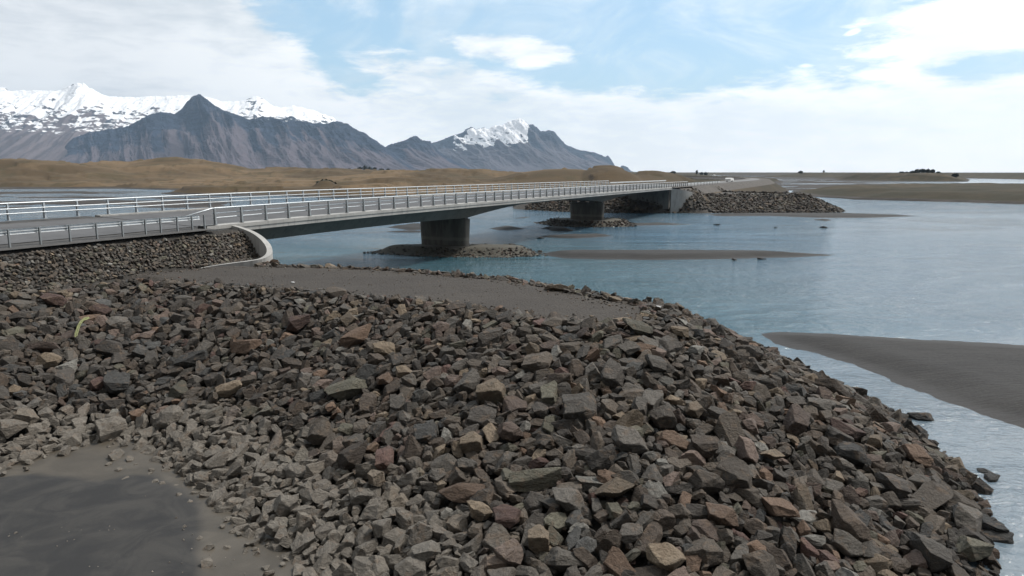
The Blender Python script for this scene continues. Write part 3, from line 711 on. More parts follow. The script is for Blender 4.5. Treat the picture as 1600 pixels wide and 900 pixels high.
# --- hand placed boulders: (u, v, width px, height px, tone)
KEY = [(501, 679, 40, 34, 'brown grey'), (668, 676, 38, 28, 'blue grey'), (552, 710, 50, 38, 'dark brown'), (604, 715, 28, 30, 'dark red'), (588, 746, 24, 28, 'tan'), (597, 822, 32, 32, 'grey'),
 (752, 797, 30, 28, 'tan'), (792, 807, 48, 38, 'dark red'), (842, 835, 30, 38, 'tan'), (801, 869, 36, 32, 'pinkish brown'), (720, 769, 70, 28, 'rust brown'), (836, 744, 76, 28, 'olive grey'), (738, 687, 30, 34, 'tan'),
 (795, 673, 42, 32, 'pinkish brown'), (713, 699, 20, 30, 'tan'), (668, 860, 42, 32, 'pale grey'), (640, 888, 46, 34, 'pale grey'), (658, 832, 36, 42, 'dark grey'), (911, 637, 58, 44, 'grey'), (1028, 570, 36, 26, 'grey'), (983, 543, 34, 20, 'grey'),
 (959, 587, 42, 36, 'dark grey'), (1086, 641, 32, 26, 'tan'), (1032, 608, 20, 18, 'rust brown'), (1139, 620, 16, 18, 'rust brown'), (1088, 546, 24, 18, 'pale grey'), (1221, 587, 24, 18, 'pale grey'), (1001, 512, 52, 16, 'olive grey'),
 (1062, 516, 26, 16, 'tan'), (873, 594, 38, 30, 'dark brown'), (998, 634, 24, 30, 'grey'), (1280, 633, 46, 26, 'grey'), (1324, 669, 62, 22, 'dark red'), (1174, 666, 28, 26, 'pinkish brown'), (1367, 687, 24, 20, 'tan'), (1207, 709, 34, 18, 'tan'),
 (1169, 706, 28, 40, 'pinkish brown'), (1333, 709, 46, 34, 'blue grey'), (1429, 709, 42, 38, 'rust brown'), (1219, 793, 54, 32, 'rust brown'), (1147, 741, 52, 44, 'brown grey'), (1129, 804, 42, 30, 'rust brown'), (1330, 822, 52, 50, 'dark brown'),
 (1327, 849, 46, 32, 'grey'), (1456, 867, 60, 54, 'grey'), (1519, 858, 48, 36, 'olive grey'), (1510, 815, 46, 44, 'grey'), (1192, 885, 62, 44, 'brown grey'), (556, 524, 56, 24, 'rust brown'), (464, 505, 38, 26, 'dark red'), (601, 592, 28, 20, 'rust brown'),
 (691, 511, 24, 18, 'pinkish brown'), (517, 635, 16, 16, 'rust brown'), (770, 607, 38, 40, 'tan'), (730, 598, 30, 36, 'grey'), (574, 580, 38, 28, 'blue grey'), (544, 607, 62, 32, 'olive grey'), (844, 565, 46, 30, 'brown grey'), (385, 540, 46, 24, 'rust brown'),
 (175, 543, 42, 22, 'dark grey'), (182, 602, 36, 28, 'blue grey'), (85, 468, 34, 18, 'dark red'), (155, 484, 28, 16, 'dark red'), (80, 561, 34, 22, 'tan'), (302, 560, 42, 22, 'blue grey'), (360, 606, 38, 20, 'tan'), (174, 668, 40, 44, 'grey'),
 (42, 651, 36, 24, 'tan'), (15, 667, 42, 30, 'brown grey'), (264, 653, 38, 32, 'brown grey'), (445, 788, 34, 36, 'pale grey'), (426, 824, 30, 24, 'pale grey'), (960, 762, 58, 30, 'tan'), (985, 688, 58, 34, 'grey'), (1105, 750, 50, 36, 'brown grey'),
 (1043, 868, 62, 34, 'tan'), (890, 780, 40, 36, 'grey'), (1040, 655, 46, 34, 'brown grey'), (1240, 660, 30, 40, 'pinkish brown'), (940, 715, 44, 34, 'dark grey'), (1400, 760, 44, 36, 'dark grey'), (1392, 628, 34, 22, 'olive grey'), (1100, 700, 36, 30, 'dark brown')]
def hit(u, v):
    a, dy, dz = ray(u, v); k = np.linspace(8, 70, 1500); x = a*k; y = dy*k; z = CH+dz*k
    h = heap_h(x, y)+.25; i = np.argmax(z < h); return x[i], y[i], z[i], k[i]
rocks = []       # (x, y, half sizes, quat, tone, proto index)
occ = []
rg = random.Random(5)
for (u, v, w, h, tone) in KEY:
    x, y, z, k = hit(u, v); a = w*k/F/2; b = h*k/F/2
    nrm = surf_normal(heap_h, [x], [y])[0]
    q = Vector((0, 0, 1)).rotation_difference(Vector(nrm)) @ Quaternion((1, 0, 0), rg.uniform(-.1, .3)) @ Quaternion((0, 1, 0), rg.gauss(0, .12)) @ Quaternion((0, 0, 1), rg.gauss(0, .25))
    s = (a*1.12, max(b*1.4, a*.55), b*.92)
    rocks.append([x, y, z-.02, s, q, tone, rg.randrange(44), True]); occ.append((x, y, max(a, b)*.95))

def rock_ok(x, y):
    return (sdf(FT, x, y) > -.15) & (sdf(GR, x, y) < -.05+.25*fbm(x, y, 2)) & (sdf(EMB, x, y) < -.15) & (sdf(BN, x, y) < 1.2+(x < -24)*4) & (x > -36) & (y > 7) & (y < 53)
BB = (-36, 18, 7, 53)
th = throw(rock_ok, BB, [(.46, 14), (.38, 110), (.32, 800), (.27, 3600), (.22, 12000), (.18, 26000), (.145, 50000), (.11, 70000)], .77, 3, 1.3, occ)
def vis(x, y):   # generous frame test
    u, v, zc = proj(x, y, 2.0); return -60 < u < 1660 and v < 960
th = [t_ for t_ in th if vis(t_[0], t_[1])]
tx = np.array([t_[0] for t_ in th]); ty = np.array([t_[1] for t_ in th]); hz_ = heap_h(tx, ty); nn = surf_normal(heap_h, tx, ty)
rim = (sdf(BN, tx, ty) > -1.0)
warm = fbm(tx/3.5, ty/3.5, 3)
for i, (x, y, r) in enumerate(th):
    asp = rg.choice((rg.uniform(1.0, 1.5), rg.uniform(1.3, 2.3))); fl = rg.uniform(.42, .95) if not rim[i] else rg.uniform(.35, .6)
    if rim[i] and y > 31: r *= .78
    s = (r*1.14*asp**.5*1.05, r*1.14/asp**.5*1.1, r*1.14*fl)
    wts = list(PWT)
    if warm[i] > .12: wts[5] *= 2; wts[6] *= 2.2; wts[7] *= 2
    if x < -9 and y > 25: wts[0] *= 2; wts[4] *= 2; wts[6] *= .5
    if rim[i]: wts[6] *= 3; wts[7] *= 2
    tone = rg.choices(PK, wts)[0]
    q = rot_to(nn[i], .34 if r > .3 else .6, rg)
    rocks.append([x, y, hz_[i]+r*rg.uniform(-.05, .28), s, q, tone, rg.randrange(44), False])
# silt-dusted foot: rocks near the sand bay carry pale grey silt (their real colour)
def tone_rgb(rk, g):
    c = np.array(PAL[rk[5]])*.86*g.uniform(.6, 1.45)+np.array((.085, .072, .060))*.14
    x, y, z = rk[0], rk[1], rk[2]
    if x < 2.5 and y < 26 and z < 1.35+g.uniform(-.3, .35):
        k = min(1, max(.0, (1.6-z)/.9))*.92*min(1, (2.5-x)/4); c = c*(1-k)+np.array((.195, .175, .148))*g.uniform(.85, 1.15)*k; rk[5] = 'silty grey' if k > .35 else rk[5]
    if x > 6 and z < .35: c = c*.62
    return c
cg = random.Random(9)
big = []
for rk in rocks:
    u, v, zc = proj(rk[0], rk[1], rk[2]); rk.append((u, v, zc)); rk.append(tone_rgb(rk, cg))
    front = rk[1] < 40
    a = (rk[3][0]+rk[3][1])/zc*F; inn = (8 < u < 1592 and 425 < v < 893)
    vis_ok = not (rk[0] > 2 and rk[1] > 31) and not (rk[1] > 37)
    big.append(((1000 if rk[7] else 0)+a) if inn and vis_ok else 0)
order = np.argsort(-np.array(big)); chosen = set(order[:300].tolist())

def rock_verts(rk, P):
    V, Tt = P; m = np.array(rk[4].to_matrix()); return (V*np.array(rk[3])) @ m.T, Tt
def shade_of(rk, n, r_):   # tiny speckle differences per corner, same stone colour
    return np.broadcast_to(rk[9], (n, 3))
# one object per boulder (the 300 largest in view)
def size_word(w): return 'huge' if w > 62 else 'large' if w > 46 else 'medium' if w > 34 else 'smallish'
def shape_word(rk):
    s = rk[3]; m = max(s); mn = min(s)
    if mn/m < .5: return 'flat slab'
    if s[0]/s[1] > 1.45: return 'elongated block'
    if mn/m > .78: return 'chunky block'
    return 'angular block'
def zone(u, v):
    if v < 505: return 'beside the gravel path' if u > 330 else 'under the stone embankment'
    if u > 1350: return 'near the right waterline' if v < 760 else 'at lower right waterline'
    if u < 480 and v > 640: return 'by the silty foot'
    if v > 800: return 'at the bottom edge'
    if u < 300: return 'on the far left'
    if u < 620: return 'on the left slope'
    if u < 900: return 'at mid slope' if v < 680 else 'low in the middle'
    if u < 1130: return 'right of centre' if v < 680 else 'low right of centre'
    return 'on upper right shoulder' if v < 640 else 'on the right flank'
chs = [rocks[i] for i in order[:300]]
used = set()
def rel(du, dv):
    if abs(du) > abs(dv)*1.6: return 'right of' if du < 0 else 'left of'
    return 'below' if dv < 0 else 'above'
for rk in chs:
    u, v, zc = rk[8]; w = 2*rk[3][0]/zc*F
    ds = sorted(((o[8][0]-u)**2+(o[8][1]-v)**2, j) for j, o in enumerate(chs) if o is not rk)
    base = f"{size_word(w)} {rk[5]} {shape_word(rk)} {zone(u, v)}"
    lab = base
    for d_, j in ds[:12]:
        o = chs[j]; lab = f"{base}, {rel(o[8][0]-u, o[8][1]-v)} a {o[5]} one"
        if lab not in used and len(lab.split()) <= 16: break
    used.add(lab)
    V, Tt = rock_verts(rk, P_HI[rk[6]])
    o = fast_mesh('boulder', V, Tt, M_rock, col=np.broadcast_to(rk[9], V.shape)); o.location = (rk[0], rk[1], rk[2])
    tag(o, lab, 'boulder', 'boulders of the riprap slope')
def merge(name, items, label, matl, stuff=True):
    Vs, Ts, Cs, off = [], [], [], 0
    for rk, P in items:
        V, Tt = rock_verts(rk, P); Vs.append(V+np.array(rk[:3])); Ts.append(Tt+off); Cs.append(np.broadcast_to(rk[9], V.shape)); off += len(V)
    o = fast_mesh(name, np.concatenate(Vs), np.concatenate(Ts), matl, col=np.concatenate(Cs))
    return tag(o, label, name.replace('_', ' '), kind='stuff')
merge('riprap', [(rk, P_HI[rk[6]] if rk[8][2] < 32 else P_MD[rk[6] % 30]) for i, rk in enumerate(rocks) if i not in chosen], 'mass of smaller angular grey and brown rocks covering the bank', M_rock)
print('rocks', len(rocks))

# filler chips between the boulders
def chips(name, ok, bb, hf, spec, seed, label, pal=None, lift=.0, matl=M_rubble, over=.8, cell=1.0, protos=P_LO, wt=PWT, zbias=0, dark=1.0, flat=(.5, .9), frame=True):
    tt = throw(ok, bb, spec, over, seed, cell)
    if frame: tt = [q for q in tt if (lambda p: -80 < p[0] < 1680 and p[1] < 960)(proj(q[0], q[1], 1.0))]
    if not tt: return
    x = np.array([q[0] for q in tt]); y = np.array([q[1] for q in tt]); z = hf(x, y); n = surf_normal(hf, x, y); g = random.Random(seed); items = []
    for i, (a, b, r) in enumerate(tt):
        s = (r*g.uniform(1, 1.5), r*g.uniform(.8, 1.15), r*g.uniform(*flat)); tone = g.choices(PK, wt)[0]
        rk = [a, b, z[i]+lift+r*g.uniform(-.2, .3), s, rot_to(n[i], .5, g), tone, 0, False, None, None]
        c = tone_rgb(rk, g)*dark; rk[9] = c; items.append((rk, protos[g.randrange(len(protos))]))
    print(name, len(items)); return merge(name, items, label, matl)
chips('stone_chips', rock_ok, BB, heap_h, [(.14, 14000), (.10, 20000)], 21, 'small stone chips filling gaps between the boulders, darkened as crevice shade', lift=-.10, over=.95, cell=.5, dark=.7)  # chip colours lowered to paint shade into the gaps
# edge debris around the sand bay
chips('foot_pebbles', lambda x, y: (sdf(FT, x, y) > -1.3+.9*fbm(x/1.5, y/1.5, 2)) & (sdf(FT, x, y) < .4) & (x < 3) & (y < 26), (-24, 4, 8, 26), lambda x, y: np.maximum(heap_h(x, y), .03),
      [(.20, 120), (.12, 500), (.07, 1100)], 31, 'small silty pebbles scattered at the foot of the rocks', over=1.3, cell=.5, lift=.02)
chips('sand_pebbles', lambda x, y: (fbm(x/2.4, y/2.4, 3) > .05) & (sdf(FT, x, y) < -1) & (y < 18.2+fbm(x, y, 2)), (-22, -2, 10, 21), lambda x, y: x*0+.12,
      [(.035, 40), (.022, 260), (.015, 500)], 33, 'tiny pale pebbles lying on the black sand', over=1.5, cell=.3, lift=.01, wt=[3, 5, 5, 2, 1, 1, 4, 1, 0, 3, 12], dark=1.3)
emb_ok = lambda x, y: (sdf(EMB, x, y) > .12) & (tn(x, y)[0] > 1.25) & (tn(x, y)[1] > -14) & (tn(x, y)[1] < 3.2)
chips('embankment_stones', emb_ok, (-36, -14, 20, 52), heap_h, [(.12, 9000), (.09, 30000), (.065, 60000)], 41, 'small crushed grey stones covering the road embankment beside the curved wall', over=.86, cell=.5, lift=-.02,
      wt=[20, 24, 22, 6, 5, .6, 3, 1, .3, 12, 5], dark=1.05, matl=M_rubble)
chips('path_stones', lambda x, y: (sdf(GR, x, y) > -.2) & (sdf(GR, x, y) < .9+.5*fbm(x, y, 2)), (-24, 9, 25, 45), lambda x, y: x*0+4.2, [(.09, 400), (.055, 2200), (.035, 4000)], 43, 'loose small stones along the edges of the gravel path', over=1.2, cell=.3)
chips('path_pebbles', lambda x, y: (sdf(GR, x, y) > .4), (-24, 9, 25, 45), lambda x, y: x*0+4.2, [(.026, 900), (.018, 2000)], 44, 'fine pebbles scattered over the gravel path', over=1.6, cell=.2, wt=[6, 8, 14, 6, 1, 1, 4, 2, 0, 4, 3])
# stones at the edges of the river islands and the sandbar ripples
def shore_stones(uv, name, label, seed, wid, spec, lift=.0, top=1.0, dark=.8):
    P = [atz(*q) for q in uv]; A = np.array(P)
    chips(name, lambda x, y: (sdf(P, x, y) > -.9) & (sdf(P, x, y) < wid), (A[:, 0].min()-2, A[:, 0].max()+2, A[:, 1].min()-2, A[:, 1].max()+2), lambda x, y: top*smooth(sdf(P, x, y), 0, 2.4)-.05, spec, seed, label, over=.95, cell=1.2, lift=lift, dark=dark)
shore_stones([(580, 395), (612, 391), (660, 390), (750, 390), (800, 390.5), (835, 393), (845, 399), (790, 402), (700, 401), (630, 398.5)], 'island_stones', 'dark stones around the edge of the island under the nearer pier', 51, 1.9, [(.22, 300), (.16, 1600), (.11, 4000)], dark=.55)
shore_stones([(841, 348.5), (870, 346.5), (930, 346.5), (975, 347), (992, 350), (985, 354), (930, 355), (870, 353.5)], 'island_stones', 'dark stones around the edge of the island under the farther pier', 52, 2.2, [(.26, 500), (.19, 3000)], dark=.55)
# far riprap
far_ok = lambda x, y: (sdf(FBT, x, y) > -.5) & (sdf(FBB, x, y) < 1.0) & (tn(x, y)[0] > -40) & (far_h(x, y) < 5.6)
chips('far_riprap', far_ok, (-12, 95, 165, 225), far_h, [(.46, 2500), (.36, 12000), (.28, 36000)], 61, 'dark riprap cone of the far bank beyond the bridge', over=.78, cell=2.0, matl=M_rock, frame=False, dark=.62, wt=[20, 22, 24, 10, 5, 3, 7, 4, .5, 8, 5])
# odd stones in the water, individual
for k, (u, v, r, z, lab) in enumerate([(1438, 652, .34, .10, 'dark wet stone standing off the right bank near the sandbar channel'), (1543, 823, .36, .05, 'dark wet stone at the lower right water edge of the bank'), (1556, 838, .30, .0, 'flat dark stone lying in shallow water at lower right'),
                                  (1549, 747, .22, .0, 'small dark stone in the water off the right foot of the bank'), (1538, 735, .2, .0, 'smallest dark stone just off the right foot of the bank')]):
    x, y = atz(u, v, .05); V, Tt = P_HI[k*5+3]; V = V*np.array((r*1.4, r, r*.6))
    o = fast_mesh('boulder', V, Tt, M_rock, col=np.broadcast_to(np.array((.04, .04, .038)), V.shape)); o.location = (x, y, z); o.rotation_euler = (0, 0, k*1.3)
    tag(o, lab, 'stone', 'stones off the bank')
gg = random.Random(77)
for k, (u, v, r, lab) in enumerate([(846, 371.5, .55, 'dark stone in the river left of the farther pier mound'), (800, 381.5, .5, 'dark stone in the river above the nearer island tip'), (1288, 355, .7, 'lone dark stone in the open river on the right'), (1120, 351, .5, 'small dark stone in the river before the far bank'),
                                 (1212, 355, .35, 'tiny dark stone in the river right of the far bank'), (858, 357, .6, 'dark stone on the low bar left of the farther pier'), (884, 358.5, .7, 'second dark stone on the low bar by the farther pier'),
                                 (1190, 403.8, .4, 'dark stone at the near edge of the long thin sandbar'), (1148, 405, .4, 'dark stone where the long thin sandbar meets open water')]):
    x, y = atz(u, v, .1); V, Tt = P_MD[k]; V = V*np.array((r*1.3, r*.8, r*.35))
    o = fast_mesh('river_stone', V, Tt, M_rock, col=np.broadcast_to(np.array((.035, .035, .035)), V.shape)); o.location = (x, y, .02); o.rotation_euler = (.1, .08, k*.9)
    tag(o, lab, 'stone', 'stones standing in the river')

# ------------------------------------------------------------------ pale litter on the path and the yellow strap
x, y = atz(457.5, 442, 4.23); V, Tt = P_HI[7]
o = fast_mesh('white_stone', V*np.array((.13, .08, .035)), Tt, M_white); o.location = (x, y, 4.26); tag(o, 'small white stone lying alone on the left part of the gravel path', 'stone')
x, y = atz(1029, 482.5, 4.2); o = fast_mesh('white_stone', P_HI[9][0]*np.array((.13, .08, .05)), P_HI[9][1], M_white); o.location = (x, y, 4.3); tag(o, 'small white stone among rocks at the right tip of the gravel path', 'stone')
M_yellow = simple('faded yellow cloth', (.20, .21, .09), .8, 0, .25, 9, .5, .02)
def strap():
    path = [(139, 498, .30), (134, 499.5, .40), (128, 503, .46), (124, 509, .46), (121.5, 516, .44), (119.5, 522, .40), (119, 528, .28)]
    pts = []
    for u, v, l in path:
        xx, yy, zz, k = hit(u, v); a, dy, dz = ray(u, v); k -= .45; pts.append(Vector((a*k, dy*k, CH+dz*k+.05)))
    bm = bmesh.new(); secs = []
    for i, p in enumerate(pts):
        d = (pts[min(i+1, len(pts)-1)]-pts[max(i-1, 0)]).normalized(); vw = Vector((0, -1, .25)).normalized(); s = d.cross(vw).normalized()
        w = [.05, .09, .08, .10, .07, .09, .04][i]; th_ = .035
        secs.append([p+s*w+vw*.0, p+s*w*.5+vw*(th_+.03), p-s*w*.3+vw*th_*.6, p-s*w+vw*.03, p-s*w*.9-vw*th_, p+s*w*.9-vw*th_])
    loft(bm, secs)
    o = bm_obj('cloth_strap', bm, M_yellow); tag(o, 'faded yellow green cloth strap lying curled over rocks at upper left', 'strap')
strap()

# ------------------------------------------------------------------ bridge
bridge = tag(empty('bridge', tuple(bp(0, -NW/2))), 'long low grey concrete road bridge with steel railings crossing the river on two wide piers', 'bridge')
BR = bridge.matrix_basis.inverted() if False else None
bo = Vector(bridge.location)
def bl(p): return Vector(p)-bo
def sec_loft(name, m, ns, prof, parent=None):
    """prof(n) -> list of (t, dz)"""
    bm = bmesh.new(); loft(bm, [[bl(bp(n, t, dz)) for t, dz in prof(n)] for n in ns]); return bm_obj(name, bm, m, parent or bridge)
NS = [-.4]+list(range(1, 59))
N1, N2, NA = 16.9, 39.1, 58.4
def gdepth(n):   # soffit below the kerb top
    if n < N1: return 1.95+.25*max(0, 1-(N1-n)/9)**2
    if n < N2:
        q = min(n-N1, N2-n)/((N2-N1)/2); return .95+1.25*(1-q)**2
    q = min(1, (n-N2)/12); return 1.05+1.15*(1-q)**2
sec_loft('deck_slab', M_conc, NS, lambda n: [(-.36, -.14), (-NW+.36, -.14), (-NW+.36, -.55), (-.36, -.55)])
sec_loft('road_surface', M_asph, NS, lambda n: [(-.42, -.10), (-NW+.42, -.10), (-NW+.42, -.136), (-.42, -.136)])
for s in (0, 1):
    f = (lambda t: t) if s == 0 else (lambda t: -NW-t)
    sec_loft('edge_beam', M_conc, NS, lambda n: [(f(.26), -.02), (f(-.40), 0), (f(-.40), -.14), (f(-.35), -.56), (f(.10), -.62), (f(.20), -.58), (f(.20), -.30), (f(.26), -.28)])
def gprof(n):
    d = gdepth(n); return [(-1.2, -.5), (-NW+1.2, -.5), (-NW+2.6, -d), (-2.6, -d)]
NG = [-.4]+[x_*.75 for x_ in range(1, 77)]+[NA]
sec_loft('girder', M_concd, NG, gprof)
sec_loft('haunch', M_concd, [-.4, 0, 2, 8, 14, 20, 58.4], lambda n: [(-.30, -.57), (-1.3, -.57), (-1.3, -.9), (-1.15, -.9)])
# piers: wide, rounded, with bearing plinths on top
def pier(n0):
    c = P0+E*(ST*n0)+T*(-NW/2); bm = bmesh.new(); secs = []
    L, Wd = 3.35, .95; soff = zdeck(n0)+NW/2*BANK-gdepth(n0)
    for z, k in ((-1.5, .98), (1.2, .99), (soff-.28, 1.03), (soff-.22, 1.0)):
        ring = []
        for i in range(40):
            a = 2*math.pi*i/40; cx, sx = math.cos(a), math.sin(a)
            px = math.copysign(abs(cx)**.42, cx)*L*k; py = math.copysign(abs(sx)**.55, sx)*Wd*k
            p = c+T*px+E*py; ring.append(bl(Vector((p.x, p.y, z))))
        secs.append(ring)
    loft(bm, secs); o = bm_obj('pier', bm, M_pier, bridge)
    for k in (-2.6, -.9, 1.0, 2.7):
        b2 = bmesh.new(); p = c+T*k; bx(b2, bl(Vector((p.x, p.y, soff-.10))), (.9, .75, .26), math.atan2(T.y, T.x)); bm_obj('bearing', b2, M_concd, o)
pier(N1); pier(N2)
# abutments and curved wing walls
def abut(n0, n1, zb):
    bm = bmesh.new(); secs = []
    for n in (n0, n1):
        secs.append([bl(Vector((*(P0+E*(ST*n)+T*t)[:2], z))) for t, z in ((-.6, zdeck(n)-.66), (-NW+.6, zdeck(n)-.66), (-NW+.6, zb), (-.6, zb))])
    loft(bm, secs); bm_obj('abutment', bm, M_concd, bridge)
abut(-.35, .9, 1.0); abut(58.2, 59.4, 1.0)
def wall(pts, thick, zb, name='wing_wall', flip=1):
    bm = bmesh.new(); secs = []; P = [Vector(p) for p in pts]
    Q = []
    for a, b in zip(P, P[1:]):
        for k in range(4): Q.append(a.lerp(b, k/4))
    Q.append(P[-1])
    for _ in range(3): Q = [Q[0]]+[(Q[i-1]+Q[i]*2+Q[i+1])/4 for i in range(1, len(Q)-1)]+[Q[-1]]
    for i, p in enumerate(Q):
        d = Q[min(i+1, len(Q)-1)]-Q[max(i-1, 0)]; d.z = 0; d.normalize(); s = Vector((d.y, -d.x, 0))*flip
        secs.append([bl(p-s*thick/2), bl(p+s*thick/2), bl(Vector((p.x+s.x*thick/2, p.y+s.y*thick/2, zb))), bl(Vector((p.x-s.x*thick/2, p.y-s.y*thick/2, zb)))])
    loft(bm, secs); return bm_obj(name, bm, M_conc, bridge)
wall(WALL, .36, 1.5)
b0 = P0+E*(ST*58.3)
wall([tuple((b0+T*t)[:2])+(z,) for t, z in ((-.2, 6.2),)] + [(lambda p: (p.x, p.y, z))(P0+E*(ST*n)+T*t) for n, t, z in ((58.7, .9, 6.0), (59.1, 1.9, 5.85), (59.8, 3.1, 5.5), (60.6, 3.9, 5.1))], .5, -.2)

# railings
def post_bm(n, side):
    t0 = 0 if side == 0 else -NW; sg = 1 if side == 0 else -1
    bm = bmesh.new(); q = bp(n, t0); M = Matrix.Translation(bl(q)) @ Matrix.Rotation(RZ, 4, 'Z')
    # tapered I-post: web across the bridge, wider at the foot
    def plate(y0a, y0b, y1a, y1b, x, zt, zb=0):
        c = [(-x, y0a, zb), (x, y0a, zb), (x, y0b, zb), (-x, y0b, zb), (-x, y1a, zt), (x, y1a, zt), (x, y1b, zt), (-x, y1b, zt)]
        vs = [bm.verts.new(M @ Vector(p)) for p in c]
        for f_ in ((0, 3, 2, 1), (4, 5, 6, 7), (0, 1, 5, 4), (1, 2, 6, 5), (2, 3, 7, 6), (3, 0, 4, 7)): bm.faces.new([vs[i] for i in f_])
    plate(-.10*1, .10, -.045, .045, .012, 1.12)
    plate(-sg*.115, -sg*.10, -sg*.06, -sg*.047, .065, 1.12)       # outer flange
    plate(sg*.10, sg*.112, sg*.047, sg*.058, .05, 1.12)
    bx(bm, (0, 0, .015), (.22, .30, .03), 0, M)
    return bm
def railing(side, n0, n1, lab):
    t0 = 0 if side == 0 else -NW; inn = -.16 if side == 0 else .16
    ns = [n0-.02]+[n for n in range(math.ceil(n0), math.floor(n1)+1)]+[n1+.02]
    bm = bmesh.new(); tube(bm, [bl(bp(n, t0, 1.17)) for n in ns], .06, 10)
    r = bm_obj('railing', bm, M_galv, bridge, True); tag(r, lab)
    for z in (.48, .80):
        b = bmesh.new(); tube(b, [bl(bp(n, t0+inn, z)) for n in ns], .038, 8); bm_obj('rail', b, M_galv, r, True)
    k = n0
    while k <= n1+.01:
        bm_obj('post', post_bm(k, side), M_galv_shade if side == 0 else M_galv, r); k += 1
    # sloping end down to the guardrail
    b = bmesh.new(); tube(b, [bl(bp(n0, t0, 1.17)), bl(bp(n0-.12, t0, 1.15)), bl(bp(n0-1.25, t0, .62))], .055, 10); bm_obj('end_rail', b, M_galv, r, True)
railing(0, 0, 66, 'near side steel railing'); railing(1, -5, 52, 'far side steel railing')
b = bmesh.new(); bx(b, bl(bp(-.32, .02, -.13)), (1.1, .45, .30), RZ); bm_obj('dark_box', b, M_black, bridge)  # plain dark box at the near end of the deck

# approach road at the near end and beyond the far end
def strip(name, pts, w, m, dz=0):
    bm = bmesh.new(); L = []
    for i, p in enumerate(pts):
        d = pts[min(i+1, len(pts)-1)]-pts[max(i-1, 0)]; d.z = 0; d.normalize(); s = Vector((d.y, -d.x, 0)); bank = s*w*0
        L.append((p-s*w+Vector((0, 0, dz+w*BANK)), p+s*w+Vector((0, 0, dz-w*BANK))))
    vs = [(bm.verts.new(a), bm.verts.new(b_)) for a, b_ in L]
    for a, b_ in zip(vs, vs[1:]): bm.faces.new((a[0], a[1], b_[1], b_[0]))
    return tag(bm_obj(name, bm, m), kind='structure')
def cl(n): return bp(n, -NW/2)
strip('road', [cl(n)+Vector((0, 0, -.115)) for n in (-30, -20, -14, -8, -4, -.42)], NW/2-.9, M_asph)
strip('road_shoulder', [cl(n)+Vector((0, 0, -.15)) for n in (-30, -20, -14, -8, -4, -.42)], NW/2+1.2, simple('shoulder gravel', (.060, .057, .054), .95, 0, .2, 1.5, .6, .02))
fr = [cl(58.5), cl(62), cl(66)]+[Vector((p[0], p[1], 6.30)) for p in RD[1:]]
strip('far_road', [p+Vector((0, 0, -.05)) for p in fr], 4.0, simple('worn pale asphalt', (.15, .15, .148), .9, 0, .12, .3))
strip('far_road_shoulder', [p+Vector((0, 0, -.10)) for p in fr], 6.8, simple('far shoulder gravel', (.10, .092, .084), .95, 0, .15, .3))

def far_bank_strip():
    bm = bmesh.new(); prev = None
    for i, p in enumerate(fr[2:]):
        pts = fr[2:]; d = pts[min(i+1, len(pts)-1)]-pts[max(i-1, 0)]; d.z = 0; d.normalize(); s_ = Vector((d.y, -d.x, 0))
        row = [bm.verts.new(Vector((p.x, p.y, 0))+s_*w+Vector((0, 0, z))) for w, z in ((-16.6, -.4), (-6.9, 6.2), (6.9, 6.2), (12, 2.7), (16.6, -.4))]
        if prev: 
            for k in range(4): bm.faces.new((prev[k], prev[k+1], row[k+1], row[k]))
        prev = row
    tag(bm_obj('road_bank', bm, M_fbank), kind='structure')
M_fbank = gravel_material('dark road bank gravel', (.056, .050, .045), (.078, .070, .062), .4)
far_bank_strip()

# guardrails (W-beam on posts)
def wbeam(bm, pts, side):
    """pts are world points on the rail axis"""
    pr = [(-.155, .0), (-.135, .03), (-.10, .075), (-.045, .075), (0, .01), (.045, .075), (.10, .075), (.135, .03), (.155, 0)]
    pr = pr+[(z, y-.012) for z, y in pr[::-1]]
    secs = []
    for p in pts: secs.append([p+T*side*(y)+Vector((0, 0, z)) for z, y in pr])
    loft(bm, secs)
def guardrail(t0, side, posts, n0, n1, lab, h=.66, group='guardrails of the road'):
    g = tag(empty('guardrail', tuple(bp(n1, t0))), lab, 'guardrail', group); o_ = Vector(g.location)
    bm = bmesh.new(); ns = np.linspace(n0, n1, 14); wbeam(bm, [bp(n, t0, h)-o_ for n in ns], -side); bm_obj('beam', bm, M_galv, g)
    for n in posts:
        b = bmesh.new(); q = bp(n, t0+side*.10)-o_; M = Matrix.Translation(q) @ Matrix.Rotation(RZ, 4, 'Z')
        bx(b, (0, 0, .30), (.016, .10, 1.0), 0, M); bx(b, (0, .052, .30), (.075, .012, 1.0), 0, M); bx(b, (0, -.052, .30), (.075, .012, 1.0), 0, M)
        bm_obj('post', b, M_galv_shade if side > 0 else M_galv, g)
    return g
near_posts = []
for u in (13, 62, 108, 150, 190, 226, 250, 276, 299, 318):
    s_, tq = 0, (u-800)/F
    # intersection of the image column with the rail line
    best = min((abs(proj(*bp(n/100, .25, 0))[0]-u), n/100) for n in range(-1600, 0)); near_posts.append(best[1])
near_posts = [near_posts[0]-4.2, near_posts[0]-2.1]+near_posts
guardrail(.25, 1, near_posts, -14, -.62, 'weathered grey steel guardrail along the near side of the approach road')
guardrail(-NW-.25, -1, [-12, -10.5, -9, -7.7, -6.6], -14, -5.9, 'short steel guardrail at far left before the far railing starts')
guardrail(-NW-.1, -1, [53+2*i for i in range(12)], 52.6, 76, 'far steel guardrail continuing past the end of the far railing')
guardrail(-.1, 1, [68+2*i for i in range(10)], 66.4, 88, 'far steel guardrail leaving the far end of the bridge')

